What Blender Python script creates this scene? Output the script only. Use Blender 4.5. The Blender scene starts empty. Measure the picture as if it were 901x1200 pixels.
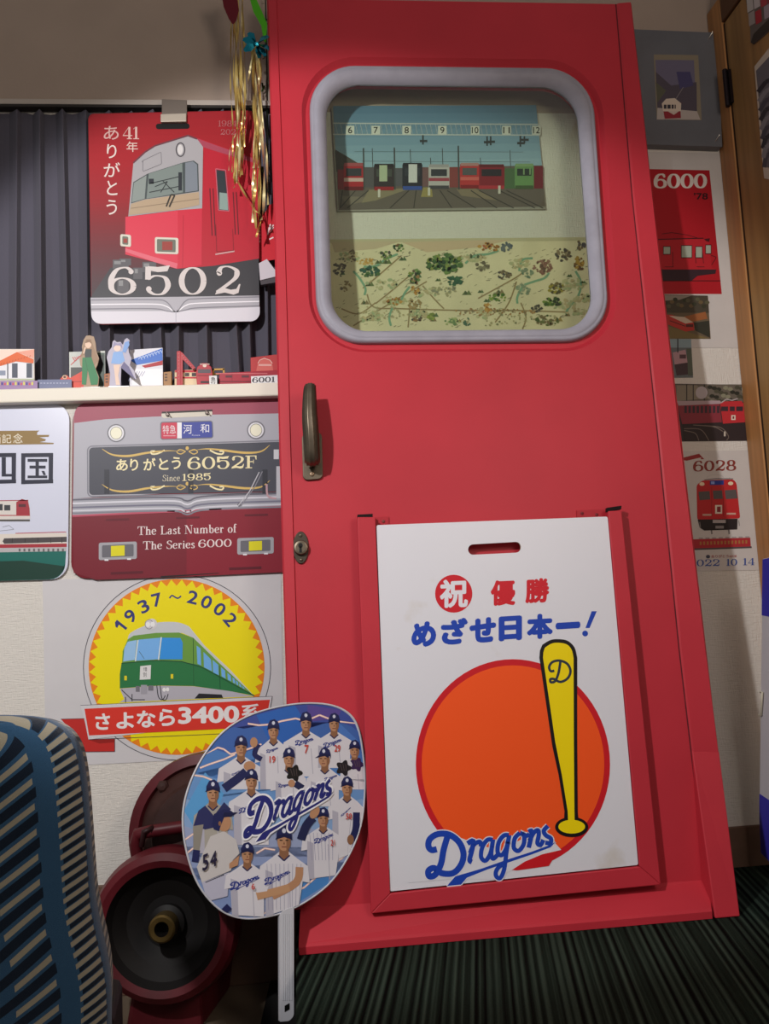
import bpy, bmesh, math, random
import numpy as np
from mathutils import Vector, Matrix
random.seed(7)
scene = bpy.context.scene
COL = scene.collection
PI = math.pi

# ---------------------------------------------------------------- camera
F_PX, CX, CY, IW, IH = 1050.0, 450.5, 600.0, 901, 1200
_X = np.array([10420, 410, 1050.0]); _X /= np.linalg.norm(_X)
_Z = np.array([-510, 9880, 1050.0]); _Z -= _X * (_Z @ _X); _Z /= np.linalg.norm(_Z)
_Xb = _X * [1, 1, -1]; _Zb = _Z * [1, 1, -1]; _Yb = np.cross(_Zb, _Xb)
RWC = np.stack([_Xb, _Yb, _Zb], 1)
CAM = np.array([0, -1.82, 0.56])
cam_data = bpy.data.cameras.new('camera')
cam_data.sensor_fit = 'VERTICAL'; cam_data.sensor_height = 24.0
cam_data.lens = 24.0 * F_PX / IH; cam_data.clip_start = 0.02
cam = bpy.data.objects.new('camera', cam_data); COL.objects.link(cam)
m4 = Matrix([list(RWC.T[i]) + [CAM[i]] for i in range(3)] + [[0, 0, 0, 1]])
cam.matrix_world = m4
scene.camera = cam

# ---------------------------------------------------------------- world, lights, exposure
world = bpy.data.worlds.new('world'); scene.world = world; world.use_nodes = True
world.node_tree.nodes['Background'].inputs[0].default_value = (1.0, 0.93, 0.88, 1)
world.node_tree.nodes['Background'].inputs[1].default_value = 0.22
def spot(name, loc, target, power, cone, blend, size, col):
    d = bpy.data.lights.new(name, 'SPOT'); d.energy = power; d.spot_size = math.radians(cone)
    d.spot_blend = blend; d.shadow_soft_size = size; d.color = col
    o = bpy.data.objects.new(name, d); COL.objects.link(o); o.location = loc
    o.rotation_euler = (Vector(target) - Vector(loc)).to_track_quat('-Z', 'Y').to_euler()
    return o
spot('shaded_lamp', (-0.68, -1.65, 1.50), (0.05, 0.0, 0.80), 90, 58, 0.26, 0.035, (1.0, 0.97, 0.96))
d_ = bpy.data.lights.new('fill_lamp', 'POINT'); d_.energy = 22; d_.shadow_soft_size = .25; d_.color = (1.0, .86, .74)
o_ = bpy.data.objects.new('fill_lamp', d_); COL.objects.link(o_); o_.location = (.85, -1.75, 1.30)  # unseen warm fill light, added to brighten the right-hand side
scene.view_settings.view_transform = 'Standard'
scene.view_settings.look = 'None'
scene.view_settings.exposure = 0.0
scene.view_settings.gamma = 1.0
scene.view_settings.use_curve_mapping = False

# ---------------------------------------------------------------- helpers
def ray(x, y):
    return RWC.T @ np.array([(x - CX) / F_PX, (CY - y) / F_PX, -1.0])
def proj(p):
    q = RWC.T.T.T @ (np.array(p) - CAM) if False else RWC @ (np.array(p) - CAM)
    return CX + F_PX * q[0] / -q[2], CY - F_PX * q[1] / -q[2]
class Surf:
    """A real plane in the room (point, normal towards the viewer)."""
    def __init__(s, P, n):
        s.P = np.array(P, float); n = np.array(n, float); s.n = n / np.linalg.norm(n)
    def at(s, x, y, lift=0.0):
        d = ray(x, y); p = CAM + d * (((s.P - CAM) @ s.n) / (d @ s.n))
        return p + s.n * lift
    @staticmethod
    def three(a, b, c):
        a, b, c = map(np.array, (a, b, c)); n = np.cross(b - a, c - a)
        if n @ (CAM - a) < 0: n = -n
        return Surf(a, n)
def depth_at(x, y, Y):
    d = ray(x, y); return CAM + d * ((Y - CAM[1]) / d[1])

def lin(h):
    h = h.lstrip('#'); v = [int(h[i:i + 2], 16) / 255 for i in (0, 2, 4)]
    return [c / 12.92 if c <= .04045 else ((c + .055) / 1.055) ** 2.4 for c in v]
_M = {}
def M(h, rough=0.45, metal=0.0, noise=0.0, scale=30.0, spec=0.3, bump=0.0, bscale=300.0):
    k = (h, rough, metal, noise, scale, spec, bump, bscale)
    if k in _M: return _M[k]
    m = bpy.data.materials.new('paint_' + h.lstrip('#')); m.use_nodes = True
    nt = m.node_tree; b = nt.nodes['Principled BSDF']
    c = lin(h) + [1]
    b.inputs['Base Color'].default_value = c; b.inputs['Roughness'].default_value = rough
    b.inputs['Metallic'].default_value = metal; b.inputs['Specular IOR Level'].default_value = spec
    if noise or bump:
        tc = nt.nodes.new('ShaderNodeTexCoord')
    if noise:
        n = nt.nodes.new('ShaderNodeTexNoise'); n.inputs['Scale'].default_value = scale; n.inputs['Detail'].default_value = 5
        r = nt.nodes.new('ShaderNodeMapRange'); r.inputs[1].default_value = .3; r.inputs[2].default_value = .7
        r.inputs[3].default_value = 1 - noise; r.inputs[4].default_value = 1 + noise
        x = nt.nodes.new('ShaderNodeMix'); x.data_type = 'RGBA'; x.blend_type = 'MULTIPLY'; x.inputs[0].default_value = 1
        x.inputs[6].default_value = c
        nt.links.new(tc.outputs['Object'], n.inputs['Vector']); nt.links.new(n.outputs[0], r.inputs[0])
        nt.links.new(r.outputs[0], x.inputs[7]); nt.links.new(x.outputs[2], b.inputs['Base Color'])
    if bump:
        n2 = nt.nodes.new('ShaderNodeTexNoise'); n2.inputs['Scale'].default_value = bscale; n2.inputs['Detail'].default_value = 3
        bp = nt.nodes.new('ShaderNodeBump'); bp.inputs['Strength'].default_value = bump; bp.inputs['Distance'].default_value = .002
        nt.links.new(tc.outputs['Object'], n2.inputs['Vector']); nt.links.new(n2.outputs[0], bp.inputs['Height'])
        nt.links.new(bp.outputs[0], b.inputs['Normal'])
    _M[k] = m; return m

def tag(o, label=None, cat=None, group=None, kind=None):
    if label: o['label'] = label
    if cat: o['category'] = cat
    if group: o['group'] = group
    if kind: o['kind'] = kind
    return o
def empty(name, loc, label, cat, group=None):
    o = bpy.data.objects.new(name, None); COL.objects.link(o); o.location = Vector(loc); o.empty_display_size = .03
    return tag(o, label, cat, group)
_WL = {}
class MB:
    """Collects world-space shapes; build() links them as ONE mesh object."""
    def __init__(s): s.v = []; s.f = []; s.fm = []; s.mats = []; s.sm = []; s.uv = None
    def mi(s, m):
        if m not in s.mats: s.mats.append(m)
        return s.mats.index(m)
    def face(s, pts, m, smooth=False):
        i = len(s.v); s.v += [tuple(p) for p in pts]; s.f.append(list(range(i, i + len(pts)))); s.fm.append(s.mi(m)); s.sm.append(smooth)
    def grid(s, rows, m, close=False, smooth=True):
        i = len(s.v); n = len(rows[0])
        for r in rows: s.v += [tuple(p) for p in r]
        for a in range(len(rows) - 1):
            for b in range(n if close else n - 1):
                c = (b + 1) % n
                s.f.append([i + a * n + b, i + a * n + c, i + (a + 1) * n + c, i + (a + 1) * n + b]); s.fm.append(s.mi(m)); s.sm.append(smooth)
    def prism(s, front, back, m):
        """closed solid from two matching loops"""
        n = len(front); i = len(s.v); s.v += [tuple(p) for p in front] + [tuple(p) for p in back]; k = s.mi(m)
        s.f.append(list(range(i, i + n))); s.f.append(list(range(i + 2 * n - 1, i + n - 1, -1))); s.fm += [k, k]; s.sm += [False, False]
        for a in range(n):
            b = (a + 1) % n; s.f.append([i + b, i + a, i + n + a, i + n + b]); s.fm.append(k); s.sm.append(False)
    def slab(s, surf, pts, t0, t1, m):
        s.prism([surf.at(x, y, t1) for x, y in pts], [surf.at(x, y, t0) for x, y in pts], m)
    def box(s, x0, y0, z0, x1, y1, z1, m):
        s.prism([(x0, y0, z0), (x1, y0, z0), (x1, y0, z1), (x0, y0, z1)], [(x0, y1, z0), (x1, y1, z0), (x1, y1, z1), (x0, y1, z1)], m)
    def tube(s, pts, r, m, n=10, cap=True, flat=1.0):
        pts = [Vector(p) for p in pts]; rows = []
        rs = r if isinstance(r, (list, tuple)) else [r] * len(pts)
        up = None
        for i, p in enumerate(pts):
            t = (pts[min(i + 1, len(pts) - 1)] - pts[max(i - 1, 0)]).normalized()
            if up is None:
                up = Vector((0, 0, 1)) if abs(t.z) < .9 else Vector((0, 1, 0))
            a = t.cross(up).normalized(); b = a.cross(t).normalized(); up = b
            rows.append([p + a * (math.cos(2 * PI * k / n) * rs[i]) + b * (math.sin(2 * PI * k / n) * rs[i] * flat) for k in range(n)])
        s.grid(rows, m, close=True)
        if cap: s.face(rows[0][::-1], m); s.face(rows[-1], m)
    def lathe(s, c, axis, prof, m, n=40, mats=None):
        c = Vector(c); ax = Vector(axis).normalized(); a = ax.cross(Vector((0, 0, 1))).normalized(); b = a.cross(ax)
        rows = [[c + ax * h + a * (math.cos(2 * PI * k / n) * r) + b * (math.sin(2 * PI * k / n) * r) for k in range(n)] for r, h in prof]
        for i in range(len(rows) - 1): s.grid(rows[i:i + 2], mats[i] if mats else m, close=True)
    def build(s, name, parent=None, label=None, cat=None, group=None, kind=None, bevel=0, merge=False):
        v = np.array(s.v); lo = v.min(0); hi = v.max(0)
        org = Vector(((lo[0] + hi[0]) / 2, (lo[1] + hi[1]) / 2, lo[2]))
        me = bpy.data.meshes.new(name); me.from_pydata([tuple(Vector(p) - org) for p in s.v], [], s.f)
        for m in s.mats: me.materials.append(m)
        me.polygons.foreach_set('material_index', s.fm); me.polygons.foreach_set('use_smooth', s.sm)
        if s.uv:
            u = me.uv_layers.new(name='UVMap')
            for l in me.loops: u.data[l.index].uv = s.uv[l.vertex_index]
        if merge:
            bm = bmesh.new(); bm.from_mesh(me); bmesh.ops.remove_doubles(bm, verts=bm.verts, dist=1e-5)
            bmesh.ops.recalc_face_normals(bm, faces=bm.faces); bm.to_mesh(me); bm.free()
        me.update()
        o = bpy.data.objects.new(name, me); COL.objects.link(o); o.location = org
        w = org.copy()
        if parent:
            o.parent = parent; o.matrix_parent_inverse = Matrix.Translation(-(_WL.get(parent.name) or parent.location))
        _WL[o.name] = w
        if bevel:
            b = o.modifiers.new('bevel', 'BEVEL'); b.width = bevel; b.segments = 2; b.limit_method = 'ANGLE'
        return tag(o, label, cat, group, kind)

def crom(pts, n=8, closed=False):
    P = [np.array(p, float) for p in pts]; out = []; N = len(P)
    for i in range(N if closed else N - 1):
        if closed: a, b, c, d = P[i - 1], P[i], P[(i + 1) % N], P[(i + 2) % N]
        else: a, b, c, d = P[max(i - 1, 0)], P[i], P[i + 1], P[min(i + 2, N - 1)]
        for k in range(n):
            t = k / n
            out.append(.5 * (2 * b + (c - a) * t + (2 * a - 5 * b + 4 * c - d) * t * t + (3 * b - a - 3 * c + d) * t ** 3))
    if not closed: out.append(P[-1])
    return out
def rpoly(pts, r, n=6):
    """round the corners of a polygon"""
    out = []; P = [np.array(p, float) for p in pts]; N = len(P)
    rs = r if isinstance(r, (list, tuple)) else [r] * N
    for i in range(N):
        p, a, b = P[i], P[i - 1], P[(i + 1) % N]; q = rs[i]
        if q <= 0: out.append(tuple(p)); continue
        u = a - p; w = b - p; u = u / np.linalg.norm(u); w = w / np.linalg.norm(w)
        s0 = p + u * q; s1 = p + w * q; 
        for k in range(n + 1):
            t = k / n; k1 = .9
            c0 = s0 * (1 - t) ** 3 + 3 * (s0 * .45 + p * .55) * t * (1 - t) ** 2 + 3 * (s1 * .45 + p * .55) * t * t * (1 - t) + s1 * t ** 3
            out.append(tuple(c0))
    return out
def ell(cx, cy, rx, ry, n=40, a0=0, a1=360, rot=0):
    o = []; r = math.radians(rot); full = abs(a1 - a0) >= 360
    for k in range(n if full else n + 1):
        a = math.radians(a0 + (a1 - a0) * k / n); x = rx * math.cos(a); y = ry * math.sin(a)
        o.append((cx + x * math.cos(r) - y * math.sin(r), cy + x * math.sin(r) + y * math.cos(r)))
    return o
_TX = {}
def text_mesh(s, bold):
    k = (s, bold)
    if k in _TX: return _TX[k]
    c = bpy.data.curves.new('t', 'FONT'); c.body = s; c.resolution_u = 4
    o = bpy.data.objects.new('t', c); COL.objects.link(o); bpy.context.view_layer.update()
    me = bpy.data.meshes.new_from_object(o.evaluated_get(bpy.context.evaluated_depsgraph_get()))
    v = np.array([x.co[:2] for x in me.vertices]); f = [list(p.vertices) for p in me.polygons]
    bpy.data.objects.remove(o); bpy.data.curves.remove(c); bpy.data.meshes.remove(me)
    if bold:      # heavier weight: the outline repeated around a small circle
        V, Fs = [], []
        for a in range(8):
            i = sum(len(q) for q in V); V.append(v + bold * np.array([math.cos(a * PI / 4), math.sin(a * PI / 4)])); Fs += [[b + i for b in q] for q in f]
        v = np.concatenate(V); f = Fs
    lo = v.min(0); hi = v.max(0); v = (v - lo) / np.maximum(hi - lo, 1e-6)
    _TX[k] = (v, f); return _TX[k]

# didone letters: strokes in a unit box (y up); ('b',x,y,r) ball, ('p',pts) polygon, ('h',x0,x1,y) hairline serif
def _e(cx, cy, rx, ry): return ('c', [(cx + rx * math.cos(a * PI / 6), cy + ry * math.sin(a * PI / 6)) for a in range(12)])
GL = {
 '6': (1.0, [_e(.5, .31, .38, .29), ('s', [(.82, .86), (.62, .98), (.32, .9), (.13, .6), (.12, .3)]), ('b', .8, .83, .09)]),
 '5': (1.0, [('s', [(.16, .98), (.15, .53)]), ('s', [(.15, .55), (.4, .66), (.74, .6), (.86, .32), (.68, .05), (.38, .02), (.15, .15)]), ('b', .18, .2, .1), ('p', [(.14, 1.0), (.5, .97), (.93, 1.03), (.84, .82), (.5, .79), (.14, .86)])]),
 '0': (1.0, [_e(.5, .5, .38, .47)]),
 '2': (1.0, [('s', [(.16, .76), (.28, .95), (.55, .98), (.82, .84), (.8, .6), (.5, .34), (.1, .06)]), ('b', .2, .75, .1), ('p', [(.04, -.02), (.12, .14), (.36, .22), (.62, .15), (.82, .18), (.92, .36), (.97, .35), (.9, .04), (.72, -.03), (.4, .05)])]),
 '8': (.95, [_e(.5, .73, .29, .24), _e(.5, .25, .37, .24)]),
 '1': (.6, [('s', [(.32, 1.0), (.32, 0)]), ('h', .04, .6, .02), ('p', [(.32, 1.0), (.04, .8), (.04, .85), (.26, 1.0)])]),
 '4': (.95, [('s', [(.66, 1.0), (.66, 0)]), ('p', [(.66, 1.0), (.6, 1.0), (.02, .3), (.08, .3)]), ('h', .02, .95, .28), ('h', .42, .92, .02)]),
 '7': (.85, [('p', [(.05, 1), (.9, 1), (.9, .93), (.45, 0), (.28, 0), (.72, .84), (.05, .84)])]),
 '3': (.9, [('s', [(.15, .8), (.35, .97), (.68, .9), (.7, .65), (.4, .53)]), ('s', [(.4, .53), (.8, .48), (.8, .12), (.5, .0), (.15, .12)]), ('b', .18, .79, .09), ('b', .18, .17, .1)]),
 '9': (1.0, [_e(.5, .69, .38, .29), ('s', [(.18, .14), (.38, .02), (.68, .1), (.87, .4), (.88, .7)]), ('b', .2, .17, .09)]),
 'T': (.95, [('s', [(.48, 1), (.48, 0)]), ('h', .02, .94, .98), ('h', .25, .71, .02), ('p', [(.02, 1), (.02, .72), (.07, .72), (.14, 1)]), ('p', [(.94, 1), (.94, .72), (.89, .72), (.82, 1)])]),
 'L': (.85, [('s', [(.22, 1), (.22, 0)]), ('h', .02, .45, .98), ('h', .02, .8, .02), ('p', [(.82, 0), (.82, .3), (.77, .3), (.68, 0)])]),
 'N': (1.05, [('p', [(.1, 1), (.3, 1), (.9, 0), (.72, 0)]), ('h', .0, .3, .98), ('h', .0, .32, .02), ('h', .7, 1.0, .98), ('p', [(.13, 0), (.18, 0), (.18, 1), (.13, 1)]), ('p', [(.84, 0), (.89, 0), (.89, 1), (.84, 1)])]),
 'S': (.75, [('s', [(.66, .82), (.5, .98), (.22, .92), (.18, .7), (.4, .54), (.64, .38), (.6, .08), (.32, .0), (.06, .16)]), ('p', [(.66, .98), (.62, .98), (.62, .7), (.66, .7)]), ('p', [(.05, .02), (.09, .02), (.09, .32), (.05, .32)])]),
 'F': (.85, [('s', [(.24, 1), (.24, 0)]), ('h', .02, .8, .98), ('h', .02, .5, .02), ('h', .24, .6, .52), ('p', [(.82, 1), (.82, .68), (.77, .68), (.68, 1)]), ('p', [(.58, .68), (.62, .68), (.62, .36), (.58, .36)])]),
 'h': (.72, [('s', [(.17, 1), (.17, 0)]), ('s', [(.17, .45), (.38, .63), (.54, .5), (.54, 0)]), ('h', .02, .32, .02), ('h', .4, .7, .02), ('h', .02, .2, .98)]),
 'e': (.6, [('s', [(.52, .36), (.46, .58), (.28, .64), (.1, .48), (.1, .18), (.3, .0), (.52, .12)]), ('h', .1, .54, .36)]),
 'a': (.62, [('s', [(.1, .5), (.25, .63), (.42, .55), (.43, .1), (.6, .04)]), ('s', [(.43, .4), (.12, .28), (.12, .05), (.3, .0), (.43, .12)])]),
 's': (.5, [('s', [(.4, .5), (.28, .63), (.12, .52), (.18, .38), (.38, .24), (.36, .04), (.2, .0), (.06, .12)])]),
 't': (.42, [('s', [(.18, .85), (.18, .15), (.26, .02), (.4, .1)]), ('h', .02, .38, .62)]),
 'u': (.72, [('s', [(.17, .63), (.17, .18), (.3, .02), (.52, .18)]), ('s', [(.53, .63), (.53, 0)]), ('h', .02, .2, .62), ('h', .38, .55, .62), ('h', .5, .7, .02)]),
 'm': (1.1, [('s', [(.17, .63), (.17, 0)]), ('s', [(.17, .45), (.38, .63), (.54, .5), (.54, 0)]), ('s', [(.54, .45), (.75, .63), (.91, .5), (.91, 0)]), ('h', .02, .3, .02), ('h', .4, .68, .02), ('h', .78, 1.06, .02)]),
 'b': (.68, [('s', [(.15, 1), (.15, .05)]), _e(.36, .31, .2, .3), ('h', .02, .2, .98)]),
 'r': (.5, [('s', [(.16, .63), (.16, 0)]), ('s', [(.16, .42), (.3, .62), (.42, .58)]), ('b', .41, .54, .07), ('h', .02, .34, .02), ('h', .02, .18, .62)]),
 'o': (.64, [_e(.31, .31, .23, .3)]),
 'f': (.42, [('s', [(.4, .92), (.28, 1.0), (.17, .85), (.17, 0)]), ('h', .02, .38, .62), ('h', .02, .36, .02)]),
 'i': (.34, [('s', [(.17, .63), (.17, 0)]), ('b', .16, .85, .08), ('h', .02, .32, .02), ('h', .04, .2, .62)]),
 'n': (.72, [('s', [(.17, .63), (.17, 0)]), ('s', [(.17, .45), (.38, .63), (.54, .5), (.54, 0)]), ('h', .02, .32, .02), ('h', .4, .7, .02)]),
 'c': (.55, [('s', [(.46, .5), (.3, .64), (.1, .48), (.1, .16), (.28, .0), (.48, .12)]), ('b', .43, .48, .07)]),
}
def strip(pts, wf):
    """variable-width ribbon polygons along sampled points"""
    L = []; R = []; n = len(pts)
    for i, p in enumerate(pts):
        d = np.array(pts[min(i + 1, n - 1)]) - np.array(pts[max(i - 1, 0)]); l = np.linalg.norm(d) or 1; d = d / l
        w = wf(i / max(n - 1, 1), d) / 2; nn = np.array([-d[1], d[0]]) * w
        L.append(np.array(p) + nn); R.append(np.array(p) - nn)
    return [[L[i], L[i + 1], R[i + 1], R[i]] for i in range(n - 1)]

class Art:
    """Flat printed artwork lying on a real plane, drawn in photo pixels (or a zoomed crop of it)."""
    def __init__(s, surf, base): s.S = surf; s.b = base; s.mb = MB(); s.n = 0; s.z(0, 0, 1); s.A = None
    def z(s, x0, y0, k): s.x0, s.y0, s.k = x0, y0, k; s.A = None; return s
    def aff(s, src, dst):
        """author in the space of three src points that land on three photo points"""
        a = np.array([[x, y, 1] for x, y in src], float); s.A = np.linalg.solve(a, np.array(dst, float)); return s
    def w(s, p, L):
        if s.A is not None: x, y = np.array([p[0], p[1], 1.0]) @ s.A
        else: x, y = s.x0 + p[0] / s.k, s.y0 + p[1] / s.k
        return s.S.at(x, y, s.b + .00014 * L + .00002 * (s.n % 6))
    def poly(s, pts, c, L=1, **kw):
        s.n += 1; m = c if not isinstance(c, str) else M(c, **kw); s.mb.face([s.w(p, L) for p in pts], m)
    def rect(s, x0, y0, x1, y1, c, L=1, dy=0, **kw): s.poly([(x0, y0), (x1, y0 + dy), (x1, y1 + dy), (x0, y1)], c, L, **kw)
    def ell(s, cx, cy, rx, ry, c, L=1, n=36, rot=0, **kw): s.poly(ell(cx, cy, rx, ry, n, rot=rot), c, L, **kw)
    def ring(s, cx, cy, rx, ry, w, c, L=1, a0=0, a1=360, n=48):
        o = ell(cx, cy, rx, ry, n, a0, a1); i = ell(cx, cy, rx - w, ry - w, n, a0, a1)
        full = abs(a1 - a0) >= 360
        for k in range(n):
            q = (k + 1) % n if full else k + 1
            s.poly([o[k], o[q], i[q], i[k]], c, L)
    def line(s, pts, w, c, L=1, smooth=False, n=6, closed=False):
        P = crom(pts, n, closed) if smooth else [np.array(p, float) for p in pts]
        if closed: P = P + [P[0]]
        if not smooth:
            for a, b in zip(P[:-1], P[1:]):
                for q in strip([a, b], lambda t, d: w): s.poly(q, c, L)
            return
        f = w if callable(w) else (lambda t, d: w)
        for q in strip(P, f): s.poly(q, c, L)
    def text(s, t, q, c, L=2, bold=0.0):
        """q = (x0,y0,x1,y1[,dy[,dx]]) ink box: dy = rise of the right side, dx = shift of the bottom"""
        x0, y0, x1, y1 = q[:4]; dy = q[4] if len(q) > 4 else 0; dx = q[5] if len(q) > 5 else 0
        v, f = text_mesh(t, bold); m = M(c) if isinstance(c, str) else c
        P = []; nc = 8 if bold else 1; per = len(v) // nc
        for j, (u, w) in enumerate(v):
            s.n = (j // per) * .3; P.append(s.w((x0 + u * (x1 - x0) + (1 - w) * dx, y1 + (y0 - y1) * w + dy * u), L))
        i = len(s.mb.v); s.mb.v += [tuple(p) for p in P]; k = s.mb.mi(m)
        s.n = 0
        for a in f: s.mb.f.append([i + b for b in a]); s.mb.fm.append(k); s.mb.sm.append(False)
    def serif(s, t, q, c, L=2, T=.2, h=.05, sp=.06, rotf=None):
        x0, y0, x1, y1 = q[:4]; dy = q[4] if len(q) > 4 else 0; dx = q[5] if len(q) > 5 else 0
        tot = sum((.4 if ch == ' ' else GL[ch][0]) for ch in t) + sp * (len(t) - 1)
        H = y1 - y0; sx = (x1 - x0) / tot; cur = 0
        def mp(p):
            u = (cur + p[0]) / tot
            return (x0 + u * (x1 - x0) + (1 - p[1]) * dx, y1 + (y0 - y1) * p[1] + dy * u)
        for ch in t:
            if ch == ' ': cur += .4 + sp; continue
            wd, parts = GL[ch]
            for a in parts:
                if a[0] in 'sc':
                    P = crom(a[1], 5, a[0] == 'c')
                    if a[0] == 'c': P = P + [P[0]]
                    if len(a[1]) == 2: P = [np.array(a[1][0]), np.array(a[1][1])]
                    for qd in strip(P, lambda tt, d: h + (T - h) * abs(d[1]) ** 1.6): s.poly([mp(p) for p in qd], c, L)
                elif a[0] == 'b': s.poly([mp(p) for p in ell(a[1], a[2], a[3], a[3], 12)], c, L)
                elif a[0] == 'p': s.poly([mp(p) for p in a[1]], c, L)
                elif a[0] == 'h': s.poly([mp(p) for p in ((a[1], a[3] - h * .6), (a[2], a[3] - h * .6), (a[2], a[3] + h * .6), (a[1], a[3] + h * .6))], c, L)
            cur += wd + sp
    def grad(s, q, c0, c1, n=10, L=1, vert=True):
        """printed ink gradient as bands; q = TL,TR,BR,BL"""
        a, b, c, d = [np.array(p, float) for p in q]; A0 = np.array([int(c0[i:i + 2], 16) for i in (0, 2, 4)]); A1 = np.array([int(c1[i:i + 2], 16) for i in (0, 2, 4)])
        for k in range(n):
            t0, t1 = k / n, (k + 1) / n; col = A0 + (A1 - A0) * ((k + .5) / n); h = '%02x%02x%02x' % tuple(int(x) for x in col)
            if vert: s.poly([a + (d - a) * t0, b + (c - b) * t0, b + (c - b) * t1, a + (d - a) * t1], h, L)
            else: s.poly([a + (b - a) * t0, a + (b - a) * t1, d + (c - d) * t1, d + (c - d) * t0], h, L)
    def build(s, name, parent, label=None): return s.mb.build(name, parent, label)

def fill_ring(mb, outer, inner, m):
    """flat face with a hole (world-space loops)"""
    bm = bmesh.new(); es = []
    for lp in (outer, inner):
        vs = [bm.verts.new(tuple(p)) for p in lp]
        es += [bm.edges.new((vs[i], vs[(i + 1) % len(vs)])) for i in range(len(vs))]
    bmesh.ops.triangle_fill(bm, use_beauty=True, use_dissolve=False, edges=es)
    bm.verts.index_update()
    i = len(mb.v); mb.v += [tuple(v.co) for v in bm.verts]; k = mb.mi(m)
    for f in bm.faces: mb.f.append([i + v.index for v in f.verts]); mb.fm.append(k); mb.sm.append(False)
    bm.free()
def loopwall(mb, a, b, m, smooth=False): mb.grid([list(a), list(b)], m, close=True, smooth=smooth)

# script lettering "Dragons", authored once (crop space of the sign photo), width per stroke
SCRIPT = [
 ([(110, 158), (88, 162), (74, 146), (80, 115), (115, 93), (165, 96), (208, 130), (226, 180), (214, 228), (180, 262), (130, 262), (98, 240), (74, 252), (78, 276), (104, 268), (128, 222), (140, 160), (156, 105)], 27),
 ([(243, 134), (268, 122), (262, 165), (252, 205), (262, 214)], 21), ([(254, 175), (270, 140), (296, 126), (302, 146)], 19),
 ([(352, 118), (330, 118), (308, 148), (302, 192), (322, 208), (344, 172), (354, 116), (346, 176), (354, 200), (374, 182)], 19),
 ([(422, 98), (400, 100), (378, 130), (374, 172), (392, 184), (412, 152), (424, 98), (412, 170), (402, 245), (384, 284), (366, 272), (372, 244), (404, 216)], 19),
 ([(470, 88), (448, 112), (444, 152), (464, 166), (486, 138), (488, 100), (470, 88), (500, 100), (512, 92)], 19),
 ([(508, 84), (522, 80), (516, 120), (508, 152)], 20), ([(512, 122), (530, 88), (548, 76), (552, 96), (546, 132), (560, 140), (572, 118)], 19),
 ([(592, 58), (574, 78), (582, 98), (604, 112), (602, 132), (580, 130)], 19)]
SWOOSH = [(624, 128), (604, 150), (520, 182), (420, 216), (330, 246), (240, 282), (215, 312), (154, 318), (190, 276), (300, 244), (420, 202), (520, 170), (606, 138)]
def script(A, col, L, grow=0.0, swoosh=True):
    for P, w in SCRIPT: A.line(P, w + grow, col, L, smooth=True, n=5)
    if swoosh:
        if grow: A.line(SWOOSH + [SWOOSH[0]], grow, col, L)
        A.poly(SWOOSH, col, L)

GROUPS = {'photo': 'photos and pictures pinned up', 'picture_card': 'cards standing on the shelf', 'acrylic_figure': 'acrylic figures on the shelf', 'headmark_plate': 'plates on the wall under the shelf', 'name_strip': 'clear strips on the shelf', 'toy_train': 'toy trains on the shelf', 'wooden_block': 'wooden blocks on the shelf', 'pin': 'pins on the grey picture'}
# ================================================================ planes of the room
BACK = Surf((0, 0, 0), (0, -1, 0))
XR = 0.987
RIGHT = Surf((XR, 0, 0), (-1, 0, 0))
FL, FLOW = 0.0, -0.12
ZSPLIT = 1.622
YWL = -.055      # the wall under the window shelf stands forward of the curtain recess

# ---- wall materials
def wallpaper():
    m = bpy.data.materials.new('woven_wallpaper'); m.use_nodes = True; nt = m.node_tree; b = nt.nodes['Principled BSDF']
    b.inputs['Base Color'].default_value = lin('dedad3') + [1]; b.inputs['Roughness'].default_value = .75; b.inputs['Specular IOR Level'].default_value = .15
    tc = nt.nodes.new('ShaderNodeTexCoord'); hs = []
    for sc in ((60, 60, 420), (420, 60, 60)):
        mp = nt.nodes.new('ShaderNodeMapping'); mp.inputs['Scale'].default_value = sc
        n = nt.nodes.new('ShaderNodeTexNoise'); n.inputs['Scale'].default_value = 1; n.inputs['Detail'].default_value = 2
        nt.links.new(tc.outputs['Object'], mp.inputs[0]); nt.links.new(mp.outputs[0], n.inputs['Vector']); hs.append(n)
    a = nt.nodes.new('ShaderNodeMath'); a.operation = 'ADD'
    nt.links.new(hs[0].outputs[0], a.inputs[0]); nt.links.new(hs[1].outputs[0], a.inputs[1])
    bp = nt.nodes.new('ShaderNodeBump'); bp.inputs['Strength'].default_value = .5; bp.inputs['Distance'].default_value = .003
    nt.links.new(a.outputs[0], bp.inputs['Height']); nt.links.new(bp.outputs[0], b.inputs['Normal'])
    return m
WP = wallpaper()
TAUPE = M('a8988c', rough=.8, noise=.05, scale=6, spec=.1, bump=.15, bscale=200)
mb = MB()
mb.box(-1.6, 0, FLOW, XR, .08, ZSPLIT, WP); mb.box(-1.6, YWL, FLOW, .06, 0, 1.0, WP); mb.box(-1.6, 0, ZSPLIT, XR, .08, 2.3, TAUPE)
mb.build('wall_back', kind='structure')
mb = MB(); mb.box(XR, -2.6, FLOW, XR + .08, .08, ZSPLIT, WP); mb.box(XR, -2.6, ZSPLIT, XR + .08, .08, 2.3, TAUPE)
mb.build('wall_right', kind='structure')
mb = MB(); mb.box(-1.6, -2.6, FLOW - .05, XR, .08, FLOW, M('6e6152', rough=.6, noise=.12, scale=9))
JO = M('3a332b', rough=.8)
for yy in (-.25, -.56, -.87, -1.18): mb.box(-1.6, yy - .0015, FLOW - .002, -.02, yy + .0015, FLOW + .0004, JO)
mb.build('floor', kind='structure')
PX0 = BACK and Surf((0, 0, 0), (0, 0, 1)).at(347, 1122)[0]
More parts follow.
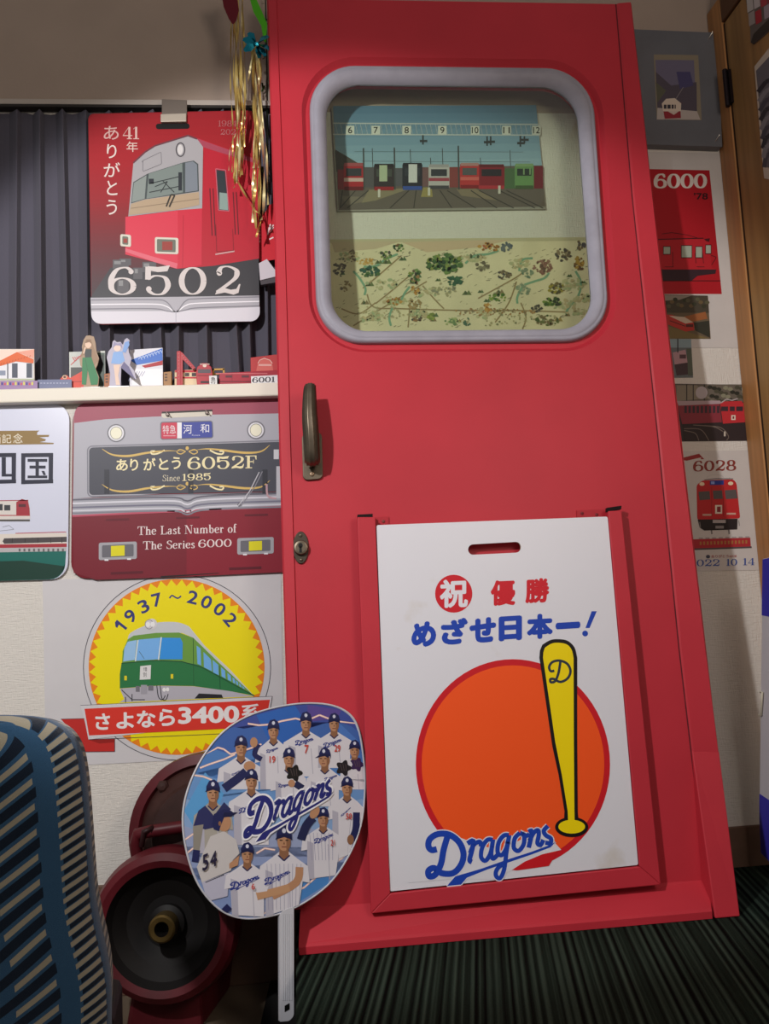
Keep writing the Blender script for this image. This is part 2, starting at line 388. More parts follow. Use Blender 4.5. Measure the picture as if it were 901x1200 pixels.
mb = MB(); mb.box(PX0, -2.6, FLOW, XR, 0, -.006, M('191716', rough=.8)); mb.build('trim_1', kind='structure', label='low platform under the green carpet')
mb = MB(); BB = M('6b5345', rough=.55, noise=.1); mb.box(.06, -.008, FLOW, XR, 0, .079, BB); mb.box(-1.6, YWL - .008, FLOW, .06, YWL, .077, BB); mb.build('baseboard_back', kind='structure', bevel=.002)

# ---- carpet
def carpet_mat():
    m = bpy.data.materials.new('ribbed_carpet'); m.use_nodes = True; nt = m.node_tree; b = nt.nodes['Principled BSDF']
    b.inputs['Roughness'].default_value = .95; b.inputs['Specular IOR Level'].default_value = .05
    tc = nt.nodes.new('ShaderNodeTexCoord')
    def noise(sc, rz):
        r = nt.nodes.new('ShaderNodeMapping'); r.inputs['Rotation'].default_value = (0, 0, rz)
        mp = nt.nodes.new('ShaderNodeMapping'); mp.inputs['Scale'].default_value = sc
        n = nt.nodes.new('ShaderNodeTexNoise'); n.inputs['Scale'].default_value = 1; n.inputs['Detail'].default_value = 3
        nt.links.new(tc.outputs['Object'], r.inputs[0]); nt.links.new(r.outputs[0], mp.inputs[0]); nt.links.new(mp.outputs[0], n.inputs['Vector']); return n
    n1 = noise((120, .12, 1), .2); n2 = noise((500, 500, 1), 0)
    r = nt.nodes.new('ShaderNodeMapping'); r.inputs['Rotation'].default_value = (0, 0, .2); nt.links.new(tc.outputs['Object'], r.inputs[0])
    wv = nt.nodes.new('ShaderNodeTexWave'); wv.wave_type = 'BANDS'; wv.bands_direction = 'X'; wv.inputs['Scale'].default_value = 24; wv.inputs['Distortion'].default_value = .7
    wv.inputs['Detail'].default_value = 2; wv.inputs['Detail Scale'].default_value = .35; nt.links.new(r.outputs[0], wv.inputs['Vector'])
    def mth(op, a, b_):
        n = nt.nodes.new('ShaderNodeMath'); n.operation = op
        for i, v in enumerate((a, b_)):
            if isinstance(v, (int, float)): n.inputs[i].default_value = v
            else: nt.links.new(v, n.inputs[i])
        return n.outputs[0]
    h = mth('ADD', mth('MULTIPLY', wv.outputs['Fac'], .22), mth('ADD', mth('MULTIPLY', n1.outputs[0], .98), mth('MULTIPLY', n2.outputs[0], .30)))
    cr = nt.nodes.new('ShaderNodeValToRGB'); e = cr.color_ramp.elements
    e[0].position = .58; e[0].color = lin('050706') + [1]; e[1].position = 1.0; e[1].color = lin('3c4a40') + [1]
    q = e.new(.74); q.color = lin('1c2720') + [1]
    nt.links.new(h, cr.inputs[0]); nt.links.new(cr.outputs[0], b.inputs['Base Color'])
    bp = nt.nodes.new('ShaderNodeBump'); bp.inputs['Strength'].default_value = .8; bp.inputs['Distance'].default_value = .004
    nt.links.new(h, bp.inputs['Height']); nt.links.new(bp.outputs[0], b.inputs['Normal'])
    return m
mb = MB(); mb.box(PX0, -2.6, -.006, XR - .001, -.009, 0, carpet_mat())
mb.build('carpet', label='dark green ribbed carpet laid under the red train door', cat='carpet')
FLO = Surf((0, 0, FLOW), (0, 0, 1))
a = FLO.at(328, 1100); b_ = FLO.at(306, 1200)
dirv = (b_ - a) / np.linalg.norm(b_ - a); a2 = a - dirv * .1; c_ = a + dirv * 1.2
mb = MB(); t = .004  # thin near-black strip on the lower floor, up to the platform edge
mb.prism([(a2[0], a2[1], FLOW + t), (c_[0], c_[1], FLOW + t), (PX0 - .002, c_[1], FLOW + t), (PX0 - .002, a2[1], FLOW + t)], [(a2[0], a2[1], FLOW), (c_[0], c_[1], FLOW), (PX0 - .002, c_[1], FLOW), (PX0 - .002, a2[1], FLOW)], M('0d0c0c', rough=.9))
mb.build('floor_strip', label='narrow black strip on the brown floor beside the carpet', cat='mat')

# ---- brown door in the right wall
def wood(h, sc=(2, 2, 30)):
    m = bpy.data.materials.new('wood_' + h); m.use_nodes = True; nt = m.node_tree; b = nt.nodes['Principled BSDF']
    b.inputs['Roughness'].default_value = .5
    tc = nt.nodes.new('ShaderNodeTexCoord'); mp = nt.nodes.new('ShaderNodeMapping'); mp.inputs['Scale'].default_value = (60, 60, 2.5)
    n = nt.nodes.new('ShaderNodeTexNoise'); n.inputs['Scale'].default_value = 1; n.inputs['Detail'].default_value = 4
    cr = nt.nodes.new('ShaderNodeValToRGB'); c = np.array(lin(h)); e = cr.color_ramp.elements
    e[0].position = .3; e[0].color = list(c * .75) + [1]; e[1].position = .7; e[1].color = list(c * 1.15) + [1]
    nt.links.new(tc.outputs['Object'], mp.inputs[0]); nt.links.new(mp.outputs[0], n.inputs['Vector']); nt.links.new(n.outputs[0], cr.inputs[0]); nt.links.new(cr.outputs[0], b.inputs['Base Color'])
    return m
WD, WD2, WDD = wood('b27c48'), wood('a07846'), M('2c1c10', rough=.8)
ZT = 1.86
mb = MB()
mb.box(XR - .012, -.062, FL, XR, -.001, ZT, WD)                       # jamb at the corner
mb.box(XR - .012, -1.02, ZT - .062, XR, -.062, ZT, M('5b3c26', rough=.5))
mb.box(XR - .012, -1.02, FL, XR, -.96, ZT - .062, WD)
mb.build('trim_2', kind='structure', label='brown wooden casing of the door in the right wall', bevel=.002)
d1 = MB(); d1.box(XR - .008, -.957, FL + .004, XR, -.067, ZT - .066, WD2); d1.box(XR - .0085, -.068, FL + .004, XR, -.0622, ZT - .066, WDD)
door1 = d1.build('door_1', kind='structure', label='brown wooden door in the right wall')
HG = Surf((XR - .016, 0, 0), (-1, 0, 0)); mb = MB()
p0 = RIGHT.at(854.5, 86); p1 = RIGHT.at(859, 128)
mb.tube([(XR - .017, -.065, p1[2]), (XR - .017, -.065, p0[2])], .0055, M('2a2226', rough=.35, metal=.6), 10)
for zz in (p0[2], p1[2]): mb.lathe((XR - .017, -.065, zz), (0, 0, 1 if zz == p0[2] else -1), [(.0055, 0), (.004, .004), (0, .006)], M('2a2226', rough=.35, metal=.6), 10)
mb.box(XR - .0145, -.075, p1[2] + .004, XR - .007, -.055, p0[2] - .004, M('2a2226', rough=.35, metal=.6))
mb.build('hinge', door1)

# ================================================================ train door
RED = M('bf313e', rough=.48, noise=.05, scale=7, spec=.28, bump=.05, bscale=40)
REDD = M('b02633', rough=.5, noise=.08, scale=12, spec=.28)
yb = Surf((0, 0, 0), (0, 0, 1)).at(600, 1098)[1]
P0 = np.array([0, yb + .045, .03]); T0 = depth_at(530, 4, -.085)
nd = np.array([0, -(T0[2] - .03), (T0[1] - P0[1])]); DOOR = Surf(P0, nd)
dn = DOOR.n
root = empty('train_door', (.36, yb + .03, 0), 'tall red steel train door with a rounded window, leaning on the wall', 'train door')
TL, TR, BR, BL = (313.5, -2), (738.5, 5), (866, 1074), (342, 1092)
TH = .045
REC = rpoly([(351, 66), (703, 70), (727, 411), (364, 413)], 66, 12)
REC2 = rpoly([(356, 71), (699, 75), (722, 406), (368, 408)], 62, 12)
HOLE = rpoly([(374, 87), (684, 91), (705, 391), (383, 393)], 46, 12)
FR = (832, 1034)
fl_in = (716.5, 5)   # fold line of the right stile at the top
outer = [TL, TR, (857, 1012), (829, 1034), (345, 1066)]
mb = MB()
o_w = [DOOR.at(x, y) for x, y in outer]; r_w = [DOOR.at(x, y) for x, y in REC]; r2 = [DOOR.at(x, y, -.010) for x, y in REC2]; h2 = [DOOR.at(x, y, -.010) for x, y in HOLE]
hb = [p - dn * (TH - .010) for p in h2]; ob = [p - dn * TH for p in o_w]
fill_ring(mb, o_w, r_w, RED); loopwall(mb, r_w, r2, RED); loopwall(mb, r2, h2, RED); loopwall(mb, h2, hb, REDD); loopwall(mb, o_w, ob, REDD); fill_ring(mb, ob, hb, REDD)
panel = mb.build('panel', root)
# edge stiles with a rounded nose
mb = MB()
lft = [(TL, (342, 1062))]
rows = []
for (x, y) in ((313.5, -2), (322, 260), (328, 520), (336, 800), (342.5, 1062)):
    w = 11 + 4 * (y / 1062)
    rows.append([DOOR.at(x - .5, y, -TH * .5), DOOR.at(x - 1, y, -.001), DOOR.at(x + 1, y, .0035), DOOR.at(x + w - 1, y, .004), DOOR.at(x + w, y, .0002)])
mb.grid(rows, RED, smooth=False); mb.build('edge_strip', root)
mb = MB(); rows = []
for (xi, xo, y) in ((722, 739, 5), (741, 764, 230), (772, 797, 520), (796, 826, 760), (826, 858, 1015)):
    rows.append([DOOR.at(xi, y, .0003), DOOR.at(xi + 2, y, .003), DOOR.at(xo - 1.5, y, .006), DOOR.at(xo + .5, y, .001), DOOR.at(xo, y, -TH * .6)])
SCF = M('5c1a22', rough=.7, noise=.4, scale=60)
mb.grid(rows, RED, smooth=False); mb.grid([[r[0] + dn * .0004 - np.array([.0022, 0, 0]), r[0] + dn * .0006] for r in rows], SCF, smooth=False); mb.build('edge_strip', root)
# bottom ledge and the triangular end gusset
LF = Surf((0, yb, 0), (0, -1, 0))
mb = MB()
bl, br = LF.at(351, 1122), LF.at(835, 1077.5)
bl[2] = br[2] = .001
tl, tr = LF.at(350, 1109), LF.at(834, 1064); zf = (tl[2] + tr[2]) / 2; tl[2] = tr[2] = zf
il, ir = DOOR.at(352, 1064), DOOR.at(829, 1031)
zi = (il[2] + ir[2]) / 2
back = .05
rows = [[bl, br], [tl - np.array([0, 0, .004]), tr - np.array([0, 0, .004])], [tl + np.array([0, .004, 0]), tr + np.array([0, .004, 0])], [il, ir]]
mb.grid(rows, RED, smooth=False)
yk = yb + .09
kb = [np.array([bl[0], yk, .001]), np.array([br[0], yk, .001])]; kt = [np.array([il[0], yk, zi]), np.array([ir[0], yk, zi])]
mb.face([bl, kb[0], kb[1], br], RED); mb.face([kb[0], kt[0], kt[1], kb[1]], RED); mb.face([il, ir, kt[1], kt[0]], RED)
for s_, r0 in ((0, [bl, rows[1][0], rows[2][0], il, kt[0], kb[0]]), (1, [br, rows[1][1], rows[2][1], ir, kt[1], kb[1]])): mb.face(r0, RED)
mb.build('bottom_ledge', root, label='sloping ledge across the foot of the door')
mb = MB()
ga, gb, gc, gd_ = DOOR.at(810, 880, .0028), DOOR.at(841, 880, .0058), LF.at(867, 1075, .001), LF.at(838, 1077, .001)
gc[2] = gd_[2] = .001
mb.prism([ga, gb, gc, gd_], [ga - dn * .02, gb - dn * .02, gc + np.array([0, .06, 0]), gd_ + np.array([0, .06, 0])], RED)
mb.build('end_gusset', root, bevel=.002)
# window gasket
GAS = M('9c9aa6', rough=.55, noise=.08, scale=25, spec=.3)
og = rpoly([(361, 76), (693.5, 80), (716, 399.5), (372, 402)], 54, 12); ig = rpoly([(381, 92), (677, 96), (698.5, 383), (390, 386)], 42, 12)
mb = MB(); rows = []
for t, l in ((0, -.010), (0.0, -.003), (.08, .002), (.2, .0045), (.27, .0025), (.33, .0045), (.5, .005), (.75, .001), (.95, -.007), (1.0, -.014), (1.0, -.022)):
    rows.append([DOOR.at(a[0] + (b[0] - a[0]) * t, a[1] + (b[1] - a[1]) * t, l) for a, b in zip(og, ig)])
mb.grid(rows, GAS, close=True); mb.build('window_gasket', root, label='grey rubber gasket around the rounded door window')
gm = bpy.data.materials.new('window_glass'); gm.use_nodes = True; nt = gm.node_tree; nt.nodes.clear()
out = nt.nodes.new('ShaderNodeOutputMaterial'); tr_ = nt.nodes.new('ShaderNodeBsdfTransparent'); tr_.inputs[0].default_value = (.90, .94, .88, 1)
gl = nt.nodes.new('ShaderNodeBsdfGlossy'); gl.inputs['Roughness'].default_value = .02; mx = nt.nodes.new('ShaderNodeMixShader')
fr = nt.nodes.new('ShaderNodeFresnel'); fr.inputs[0].default_value = 1.45
nt.links.new(fr.outputs[0], mx.inputs[0]); nt.links.new(tr_.outputs[0], mx.inputs[1]); nt.links.new(gl.outputs[0], mx.inputs[2]); nt.links.new(mx.outputs[0], out.inputs[0])
mb = MB(); mb.slab(DOOR, ig, -.022, -.018, gm); mb.build('window_glass', root)
# handle
BRZ = M('6d6355', rough=.38, metal=.75, noise=.15, scale=60); BRD = M('2a2622', rough=.5, metal=.5)
mb = MB(); mb.slab(DOOR, rpoly([(353.5, 509), (377, 507), (378.5, 562), (355, 564)], 6), .0, .006, BRZ)
hp = mb.build('handle', root, label='bronze pull handle of the door', bevel=.0015)
mb = MB(); path = crom([(366.5, 541, .004), (366, 546, .024), (365.5, 543, .044), (364, 520, .056), (362.5, 495, .058), (362.5, 472, .052), (363, 461, .046)], 7)
rows = []; N = 28
for i, p in enumerate(path):
    t = i / (len(path) - 1); wpx = 5.5 if t < .12 else 8.2 - 2.2 * max(0, t - .6) / .4 - .8 * max(0, .5 - t)
    c = DOOR.at(p[0], p[1], p[2]); 
    tx = np.array([1, 0, 0]); dv = np.array(path[min(i + 1, len(path) - 1)]) - np.array(path[max(i - 1, 0)])
    q0 = DOOR.at(*path[max(i - 1, 0)]); q1 = DOOR.at(*path[min(i + 1, len(path) - 1)]); tg = (q1 - q0) / np.linalg.norm(q1 - q0)
    nn = np.cross(tx, tg); W_ = wpx * 1.6 / 1050
    row = []
    for k in range(N):
        a = 2 * PI * k / N; rib = 1 + .16 * (math.cos(10 * a))
        row.append(c + tx * math.cos(a) * W_ * rib + nn * math.sin(a) * .0075 * rib)
    rows.append(row)
mb.grid(rows, BRZ, close=True); mb.face(rows[-1], BRZ); mb.face(rows[0][::-1], BRZ); mb.build('grip', hp)
def screw(S, x, y, l, r, par, mat, sl=BRD):
    b = MB(); c = S.at(x, y, l); b.lathe(c, S.n, [(r, -.001), (r, .001), (r * .7, .002), (0, .0024)], mat, 14)
    b.face([c + S.n * .00245 + np.array(v) * r for v in ((-.6, 0, -.12), (.6, 0, -.12), (.6, 0, .12), (-.6, 0, .12))], sl); return b.build('screw', par)
screw(DOOR, 365.5, 556.5, .006, .0045, hp, M('b59a80', rough=.3, metal=.9))
mb = MB(); mb.slab(DOOR, ell(352.5, 642, 9.2, 19, 36), 0, .004, M('4d453c', rough=.4, metal=.7))
lk = mb.build('lock', root, label='bronze oval keyhole plate', bevel=.001)
mb = MB(); c = DOOR.at(352.5, 642.5, .004); mb.lathe(c, dn, [(.0135, 0), (.0135, .006), (.012, .008), (.009, .0085), (0, .0085)], BRZ, 28); cyl = mb.build('cylinder', lk)
mb = MB(); mb.slab(DOOR, ell(352, 640.5, 2.6, 3, 16), .0128, .0130, M('060505')); mb.slab(DOOR, [(350.8, 641), (353.2, 641), (353.8, 648.5), (350.6, 648.5)], .0128, .0130, M('060505')); mb.build('keyhole', lk)
screw(DOOR, 352.2, 628, .004, .003, lk, BRZ); screw(DOOR, 353, 656.5, .004, .003, lk, BRZ)
# sign holder bolted to the door
hold = empty('sign_holder', DOOR.at(590, 1050), None, None); hold.parent = root; hold.matrix_parent_inverse = Matrix.Translation(-root.location); _WL[hold.name] = hold.location.copy()
H0, H1 = .016, .027
for nm, pts in (('rail', [(417.5, 609), (438.5, 609), (455.5, 1043), (433.5, 1066)]), ('rail', [(707, 602), (722.5, 601), (767.5, 1033), (743, 1012)]), ('bottom_rail', [(433.5, 1066), (455.5, 1043), (743, 1012), (767.5, 1033)])):
    mb = MB(); mb.slab(DOOR, pts, H0, H1, RED); mb.build(nm, hold, bevel=.0015)
for pts in ([(436, 607), (455, 605.5), (455.5, 619), (436.5, 618)], [(675, 598.5), (709, 597), (709.5, 608), (675.5, 609)]):
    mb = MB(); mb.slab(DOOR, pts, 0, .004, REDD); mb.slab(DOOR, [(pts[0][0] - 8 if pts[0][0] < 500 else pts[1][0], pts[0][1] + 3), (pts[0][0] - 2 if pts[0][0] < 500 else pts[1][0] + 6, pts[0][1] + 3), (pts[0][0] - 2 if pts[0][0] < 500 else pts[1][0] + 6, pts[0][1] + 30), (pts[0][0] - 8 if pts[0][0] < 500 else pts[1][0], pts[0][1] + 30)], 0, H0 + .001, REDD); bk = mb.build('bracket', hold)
mb = MB(); mb.slab(DOOR, [(470, 1048), (480, 1047), (480, 1056), (470, 1057)], 0, H0 + .001, REDD); mb.slab(DOOR, [(715, 1022), (725, 1021), (725, 1030), (715, 1031)], 0, H0 + .001, REDD); mb.build('bracket', hold)
mb = MB(); mb.slab(DOOR, [(437, 619), (440.6, 619), (456.3, 1042), (453.5, 1043)], H0 - .004, H0 + .002, M('77727a', rough=.5)); mb.build('liner', hold)
for x, y in ((449, 611.5),): screw(DOOR, x, y, .004, .003, hold, M('8c4a42', rough=.4))
for x, y in ((681, 602), (698, 603.5)): screw(DOOR, x, y, .004, .0032, hold, M('8a3038', rough=.4))
for pts in ([(418, 606), (435.5, 605), (435.5, 609.5), (417.5, 609.5)], [(706, 598), (723, 595.5), (722.5, 599.5), (706, 602.5)]):  # near-black slabs paint the shadowed gap at the open rail tops
    mb = MB(); mb.slab(DOOR, pts, H0, H1 - .002, M('160a0b', rough=.8)); mb.build('rail_gap_shade', hold)

# ================================================================ white sign board
BW = bpy.data.materials.new('worn_white_board'); BW.use_nodes = True; nt = BW.node_tree; bb = nt.nodes['Principled BSDF']; bb.inputs['Roughness'].default_value = .4
tc = nt.nodes.new('ShaderNodeTexCoord'); n1 = nt.nodes.new('ShaderNodeTexNoise'); n1.inputs['Scale'].default_value = 9; n1.inputs['Detail'].default_value = 6
cr = nt.nodes.new('ShaderNodeValToRGB'); cr.color_ramp.elements[0].position = .64; cr.color_ramp.elements[0].color = lin('e2e2ea') + [1]; cr.color_ramp.elements[1].position = .86; cr.color_ramp.elements[1].color = lin('c4b9a4') + [1]
nt.links.new(tc.outputs['Object'], n1.inputs['Vector']); nt.links.new(n1.outputs[0], cr.inputs[0]); nt.links.new(cr.outputs[0], bb.inputs['Base Color'])
S0, S1 = .018, .0235
outl = rpoly([(440, 618), (707, 608), (742, 1010.5), (455.5, 1041)], 2, 3)
slot = rpoly([(545.5, 640.5), (606.5, 637), (607, 649.5), (546, 652.5)], 6, 6)
mb = MB()
of_ = [DOOR.at(x, y, S1) for x, y in outl]; sf = [DOOR.at(x, y, S1) for x, y in slot]; ob_ = [DOOR.at(x, y, S0) for x, y in outl]; sb = [DOOR.at(x, y, S0) for x, y in slot]
fill_ring(mb, of_, sf, BW); fill_ring(mb, ob_, sb, BW); loopwall(mb, of_, ob_, BW); loopwall(mb, sf, sb, M('bdb09a'))
sign = mb.build('sign_board', label='white sign board with orange disc and yellow bat, held on the red train door', cat='sign')
SR, SB, SO, SY = 'd01c2c', '1c45b4', 'fa581e', 'f6dc00'
A = Art(DOOR, S1 + .0001).z(400, 580, 2.371)
A.ell(306, 278, 51, 52, SR, 1); A.text('祝', (268, 240, 345, 318, -3), 'e6e6ee', 2, .035)
A.text('優', (407, 242, 475, 312, -3), SR, 1, .045); A.text('勝', (502, 237, 568, 305, -3), SR, 1, .045)
for ch, q in zip('めざせ日本一', ((190, 356, 258, 426), (271, 347, 345, 419), (349, 345, 422, 414), (429, 341, 493, 409), (506, 335, 578, 404), (585, 358, 653, 376))): A.text(ch, q + (-4,), SB, 1, .06)
A.poly([(684, 326), (698, 326), (678, 372), (667, 372)], SB, 1); A.poly(ell(666, 387, 8, 8, 16), SB, 1)
A.build('lettering', sign)
A = Art(DOOR, S1 + .0001).z(400, 740, 2.371)
A.ell(468, 366, 266, 288, 'cf1a26', 1, 72); A.ell(468, 366, 250, 271, SO, 2, 72)
A.poly([(200, 560), (272, 546), (345, 575), (420, 600), (480, 618), (465, 655), (420, 680), (300, 680), (180, 690)], BW, 3)
A.poly([(548, 612), (590, 604), (566, 644), (480, 656), (465, 655), (500, 632)], 'cf1a26', 4); A.poly([(545, 540), (600, 600), (548, 612), (500, 632), (465, 655), (420, 640), (440, 600)], BW, 4)
A.z(480, 950, 3.754); script(A, BW, 5, 9); script(A, SB, 6)
A.z(600, 740, 4.8)
bat = crom([(150, 78), (195, 52), (240, 47), (290, 56), (328, 92), (343, 150)], 5)
A.poly([(134, 150), (137, 110)] + [tuple(p) for p in bat] + [(343, 600), (346, 1010), (350, 1045), (270, 1045), (272, 1000), (240, 800), (205, 640)], '141014', 7)
A.ell(312, 1088, 92, 56, '141014', 7)
bat = crom([(164, 95), (200, 72), (240, 67), (285, 76), (312, 105), (323, 152)], 5)
A.poly([(154, 150), (156, 120)] + [tuple(p) for p in bat] + [(324, 600), (327, 1000), (328, 1050), (292, 1050), (290, 1000), (258, 800), (222, 620)], SY, 8)
A.ell(312, 1086, 74, 38, SY, 8)
A.line([(216, 222), (196, 224), (188, 200), (206, 174), (246, 166), (288, 184), (306, 224), (290, 264), (250, 284), (214, 268), (194, 270), (198, 286), (222, 278), (240, 232), (250, 172)], 14, '2c3644', 9, True)
A.build('emblem', sign, label='orange disc with a yellow bat and blue script')

# ================================================================ hand fan
Af = depth_at(336, 1195, -.335); 
def dooraty(x, y, l): return DOOR.at(x, y, l)
FAN = Surf.three(Af, dooraty(430, 930, .010), depth_at(330, 830, -.245))
zfoot = FAN.at(336, 1195)[2]
PLA = M('c8c9d0', rough=.35, spec=.5)
fo = crom([(213, 960), (219, 925), (236, 888), (262, 856), (296, 836), (340, 825), (378, 824), (404, 832), (419, 850), (426, 885), (428, 925), (423, 968), (408, 1005), (384, 1038), (350, 1062), (318, 1074), (284, 1077), (256, 1066), (232, 1038), (218, 1000)], 5, True)
fi = [(c[0] + (320 - c[0]) * .016, c[1] + (950 - c[1]) * .014) for c in fo]
fan = empty('hand_fan', FAN.at(336, 1196), 'round paper hand fan printed with baseball players, propped against the train door', 'fan')
mb = MB(); mb.slab(FAN, fi, 0, .0012, M('6d8fc4', rough=.4)); mb.build('paper', fan)
mb = MB(); rows = [[FAN.at(a[0] + (b[0] - a[0]) * t, a[1] + (b[1] - a[1]) * t, l) for a, b in zip(fo, fi)] for t, l in ((1, -.0016), (0, -.0016), (-.15, .0005), (0, .0026), (1, .0026), (1.1, .0012))]
mb.grid(rows, PLA, close=True); mb.build('rim', fan, label='white plastic rim')
mb = MB(); mb.slab(FAN, rpoly([(326.5, 1068), (343.5, 1062), (343.5, 1190), (338, 1196), (327, 1197)], [7, 1, 3, 2, 1], 4), -.004, .004, PLA)
for k in range(5):
    x = 330 + k * 2.5; mb.slab(FAN, [(x, 1070), (x + 1.1, 1070), (x + 1.1, 1172), (x, 1172)], .004, .0047, M('c4c6cd', rough=.35))
hd = mb.build('handle', fan, label='white ribbed plastic handle', bevel=.0008)
mb = MB(); mb.slab(FAN, [(332.5, 1178), (338, 1175), (338, 1182), (332.5, 1185)], .0038, .0049, M('0a0a0a')); mb.build('slot', hd)
A = Art(FAN, .0013)
clipc = [np.array(p) for p in fi]
def inside_fan(p):
    c = False; n = len(clipc); x, y = p; j = n - 1
    for i in range(n):
        xi, yi = clipc[i]; xj, yj = clipc[j]
        if ((yi > y) != (yj > y)) and (x < (xj - xi) * (y - yi) / (yj - yi) + xi): c = not c
        j = i
    return c
def clip_fan(pts):
    """pull points that fall outside the rim back onto it"""
    o = []
    for p in pts:
        p = np.array(p, float)
        if not inside_fan(p):
            d = np.array([320., 950.]) - p; lo, hi = 0., 1.
            for _ in range(12):
                m_ = (lo + hi) / 2
                if inside_fan(p + d * m_): hi = m_
                else: lo = m_
            p = p + d * hi
        o.append(p)
    return o
class FanArt(Art):
    def poly(s, pts, c, L=1, **kw): 
        P = [np.array([p[0], p[1], 1.0]) @ s.A if s.A is not None else np.array([s.x0 + p[0] / s.k, s.y0 + p[1] / s.k]) for p in pts]
        P = clip_fan(P); m = c if not isinstance(c, str) else M(c, **kw)
        s.n += 1; s.mb.face([s.S.at(x, y, s.b + .00005 * L + .000008 * (s.n % 6)) for x, y in P], m)
A = FanArt(FAN, .00125)
# sky bands
for i, (y0, y1, c) in enumerate(((820, 850, '3d4f9c'), (850, 880, '3f66ae'), (880, 910, '4f7fc0'), (910, 940, '6a96cc'), (940, 970, '86a6d0'), (970, 1000, '98a4c6'), (1000, 1030, '8c9cc4'), (1030, 1080, '7f93c0'))):
    xs = [205 + 11.5 * k for k in range(21)]
    A.poly([(x, y0 + 4 * math.sin(x * .09 + i)) for x in xs] + [(x, y1 + 4 * math.sin(x * .09 + i + 1) + .5) for x in xs[::-1]], c, 1)
A.poly([(300, 838), (345, 826), (360, 850), (320, 880)], '2c64b8', 2); A.poly([(360, 826), (400, 832), (395, 842), (360, 846)], '5a4a96', 2); A.poly([(215, 950), (240, 905), (262, 930), (240, 990)], '5aa0d8', 2); A.poly([(395, 845), (424, 870), (424, 900), (400, 880)], '4a78c2', 2); A.poly([(350, 1030), (385, 1020), (385, 1036), (352, 1056)], '4a86c8', 2)
BOLT = 'e9b8a6'
for P in ([(290, 848), (303, 850), (316, 849), (330, 845), (346, 842), (358, 845), (374, 838), (392, 845), (420, 843)], [(238, 882), (255, 876), (262, 878), (270, 884), (290, 878), (306, 872)], [(234, 900), (244, 896), (262, 890), (275, 884)], [(226, 908), (238, 910), (248, 914)], [(216, 984), (225, 978), (236, 972)], [(218, 1000), (226, 994), (240, 990)], [(300, 1000), (310, 994), (322, 996)], [(305, 1076), (320, 1060), (336, 1048), (356, 1040), (372, 1026), (390, 1012), (400, 1006), (412, 994)]):
    A.line(P, 2.2, BOLT, 3); A.line(P, .8, 'fff0e6', 4)
SK, SKD, NV, JW, JG = 'b98a68', '8e6448', '1f2557', 'd9d7de', 'b4b2c0'
def player(hx, hy, w, L, sh, bot, num=None, script_t=None, lean=0, jersey=JW, turn=0, arms=None, hemw=None):
    """one printed player: jersey, neck, head, cap; hx,hy = face centre, w = head width, sh = half shoulder width"""
    ny = hy + w * .95; k = hemw or sh * .78
    A.poly([(hx - w * .32, ny - w * .25), (hx + w * .32, ny - w * .25), (hx + sh * .55 + lean, ny + w * .22), (hx + sh + lean, ny + w * .75), (hx + sh * 1.08 + lean, ny + w * 1.9), (hx + k + lean, ny + w * 1.8), (hx + k + lean, bot), (hx - k + lean, bot), (hx - k + lean, ny + w * 1.8), (hx - sh * 1.08 + lean, ny + w * 1.9), (hx - sh + lean, ny + w * .75), (hx - sh * .55 + lean, ny + w * .22)], jersey, L)
    A.poly([(hx - k + lean, ny + w), (hx - k * .6 + lean, ny + w * 1.2), (hx - k * .55 + lean, bot), (hx - k + lean, bot)], JG, L + 1)
    A.line([(hx + k * .3 + lean, ny + w * 1.3), (hx + k * .42 + lean, bot)], w * .07, JG, L + 1)
    A.poly([(hx - w * .30, hy + w * .3), (hx + w * .30, hy + w * .3), (hx + w * .34, ny + w * .05), (hx, ny + w * .32), (hx - w * .34, ny + w * .05)], SKD, L + 1)
    A.line([(hx - w * .4, ny + w * .0), (hx, ny + w * .38), (hx + w * .4, ny + w * .0)], w * .1, NV, L + 2)
    A.ell(hx + turn * w * .1, hy, w * .46, w * .66, SK, L + 2, 18); A.poly(ell(hx + w * .1, hy + w * .06, w * .36, w * .58, 14, -80, 80), SKD, L + 3)
    for e in (-1, 1):
        A.rect(hx + turn * w * .15 + e * w * .2 - w * .1, hy - w * .12, hx + turn * w * .15 + e * w * .2 + w * .1, hy - w * .04, '2a1c18', L + 4)
    A.poly([(hx + turn * w * .15 - w * .07, hy + w * .2), (hx + turn * w * .15 + w * .07, hy + w * .2), (hx + turn * w * .15, hy)], '7d553c', L + 4)
    A.rect(hx - w * .16 + turn * w * .12, hy + w * .34, hx + w * .16 + turn * w * .12, hy + w * .41, '7a3f38', L + 4)
    A.poly([(hx - w * .52, hy - w * .1), (hx - w * .52, hy - w * .55), (hx - w * .3, hy - w * .98), (hx + w * .1, hy - w * 1.1), (hx + w * .42, hy - w * .85), (hx + w * .54, hy - w * .45), (hx + w * .53, hy - w * .05), (hx + w * .44, hy - w * .3), (hx, hy - w * .42), (hx - w * .44, hy - w * .28)], NV, L + 5)
    A.poly([(hx - w * .6 + turn * w * .3, hy - w * .12), (hx - w * .45, hy - w * .42), (hx, hy - w * .52), (hx + w * .45, hy - w * .42), (hx + w * .58 + turn * w * .3, hy - w * .12), (hx, hy - w * .3)], '171b44', L + 6)
    A.ell(hx + turn * w * .1, hy - w * .74, w * .14, w * .17, 'cfd3e4', L + 6, 10)
    if script_t:
        x0, y0, x1, y1 = script_t
        A.aff([(75, 265), (600, 60), (130, 92)], [(x0, y0), (x1, y1), (x0 + (x1 - x0) * .1, y0 - (x1 - x0) * .26)]); script(A, '2b3a8a', L + 5, 6); A.z(0, 0, 1)
    if num: A.text(num[0], num[1:5], 'cc4a40', L + 6, .02)
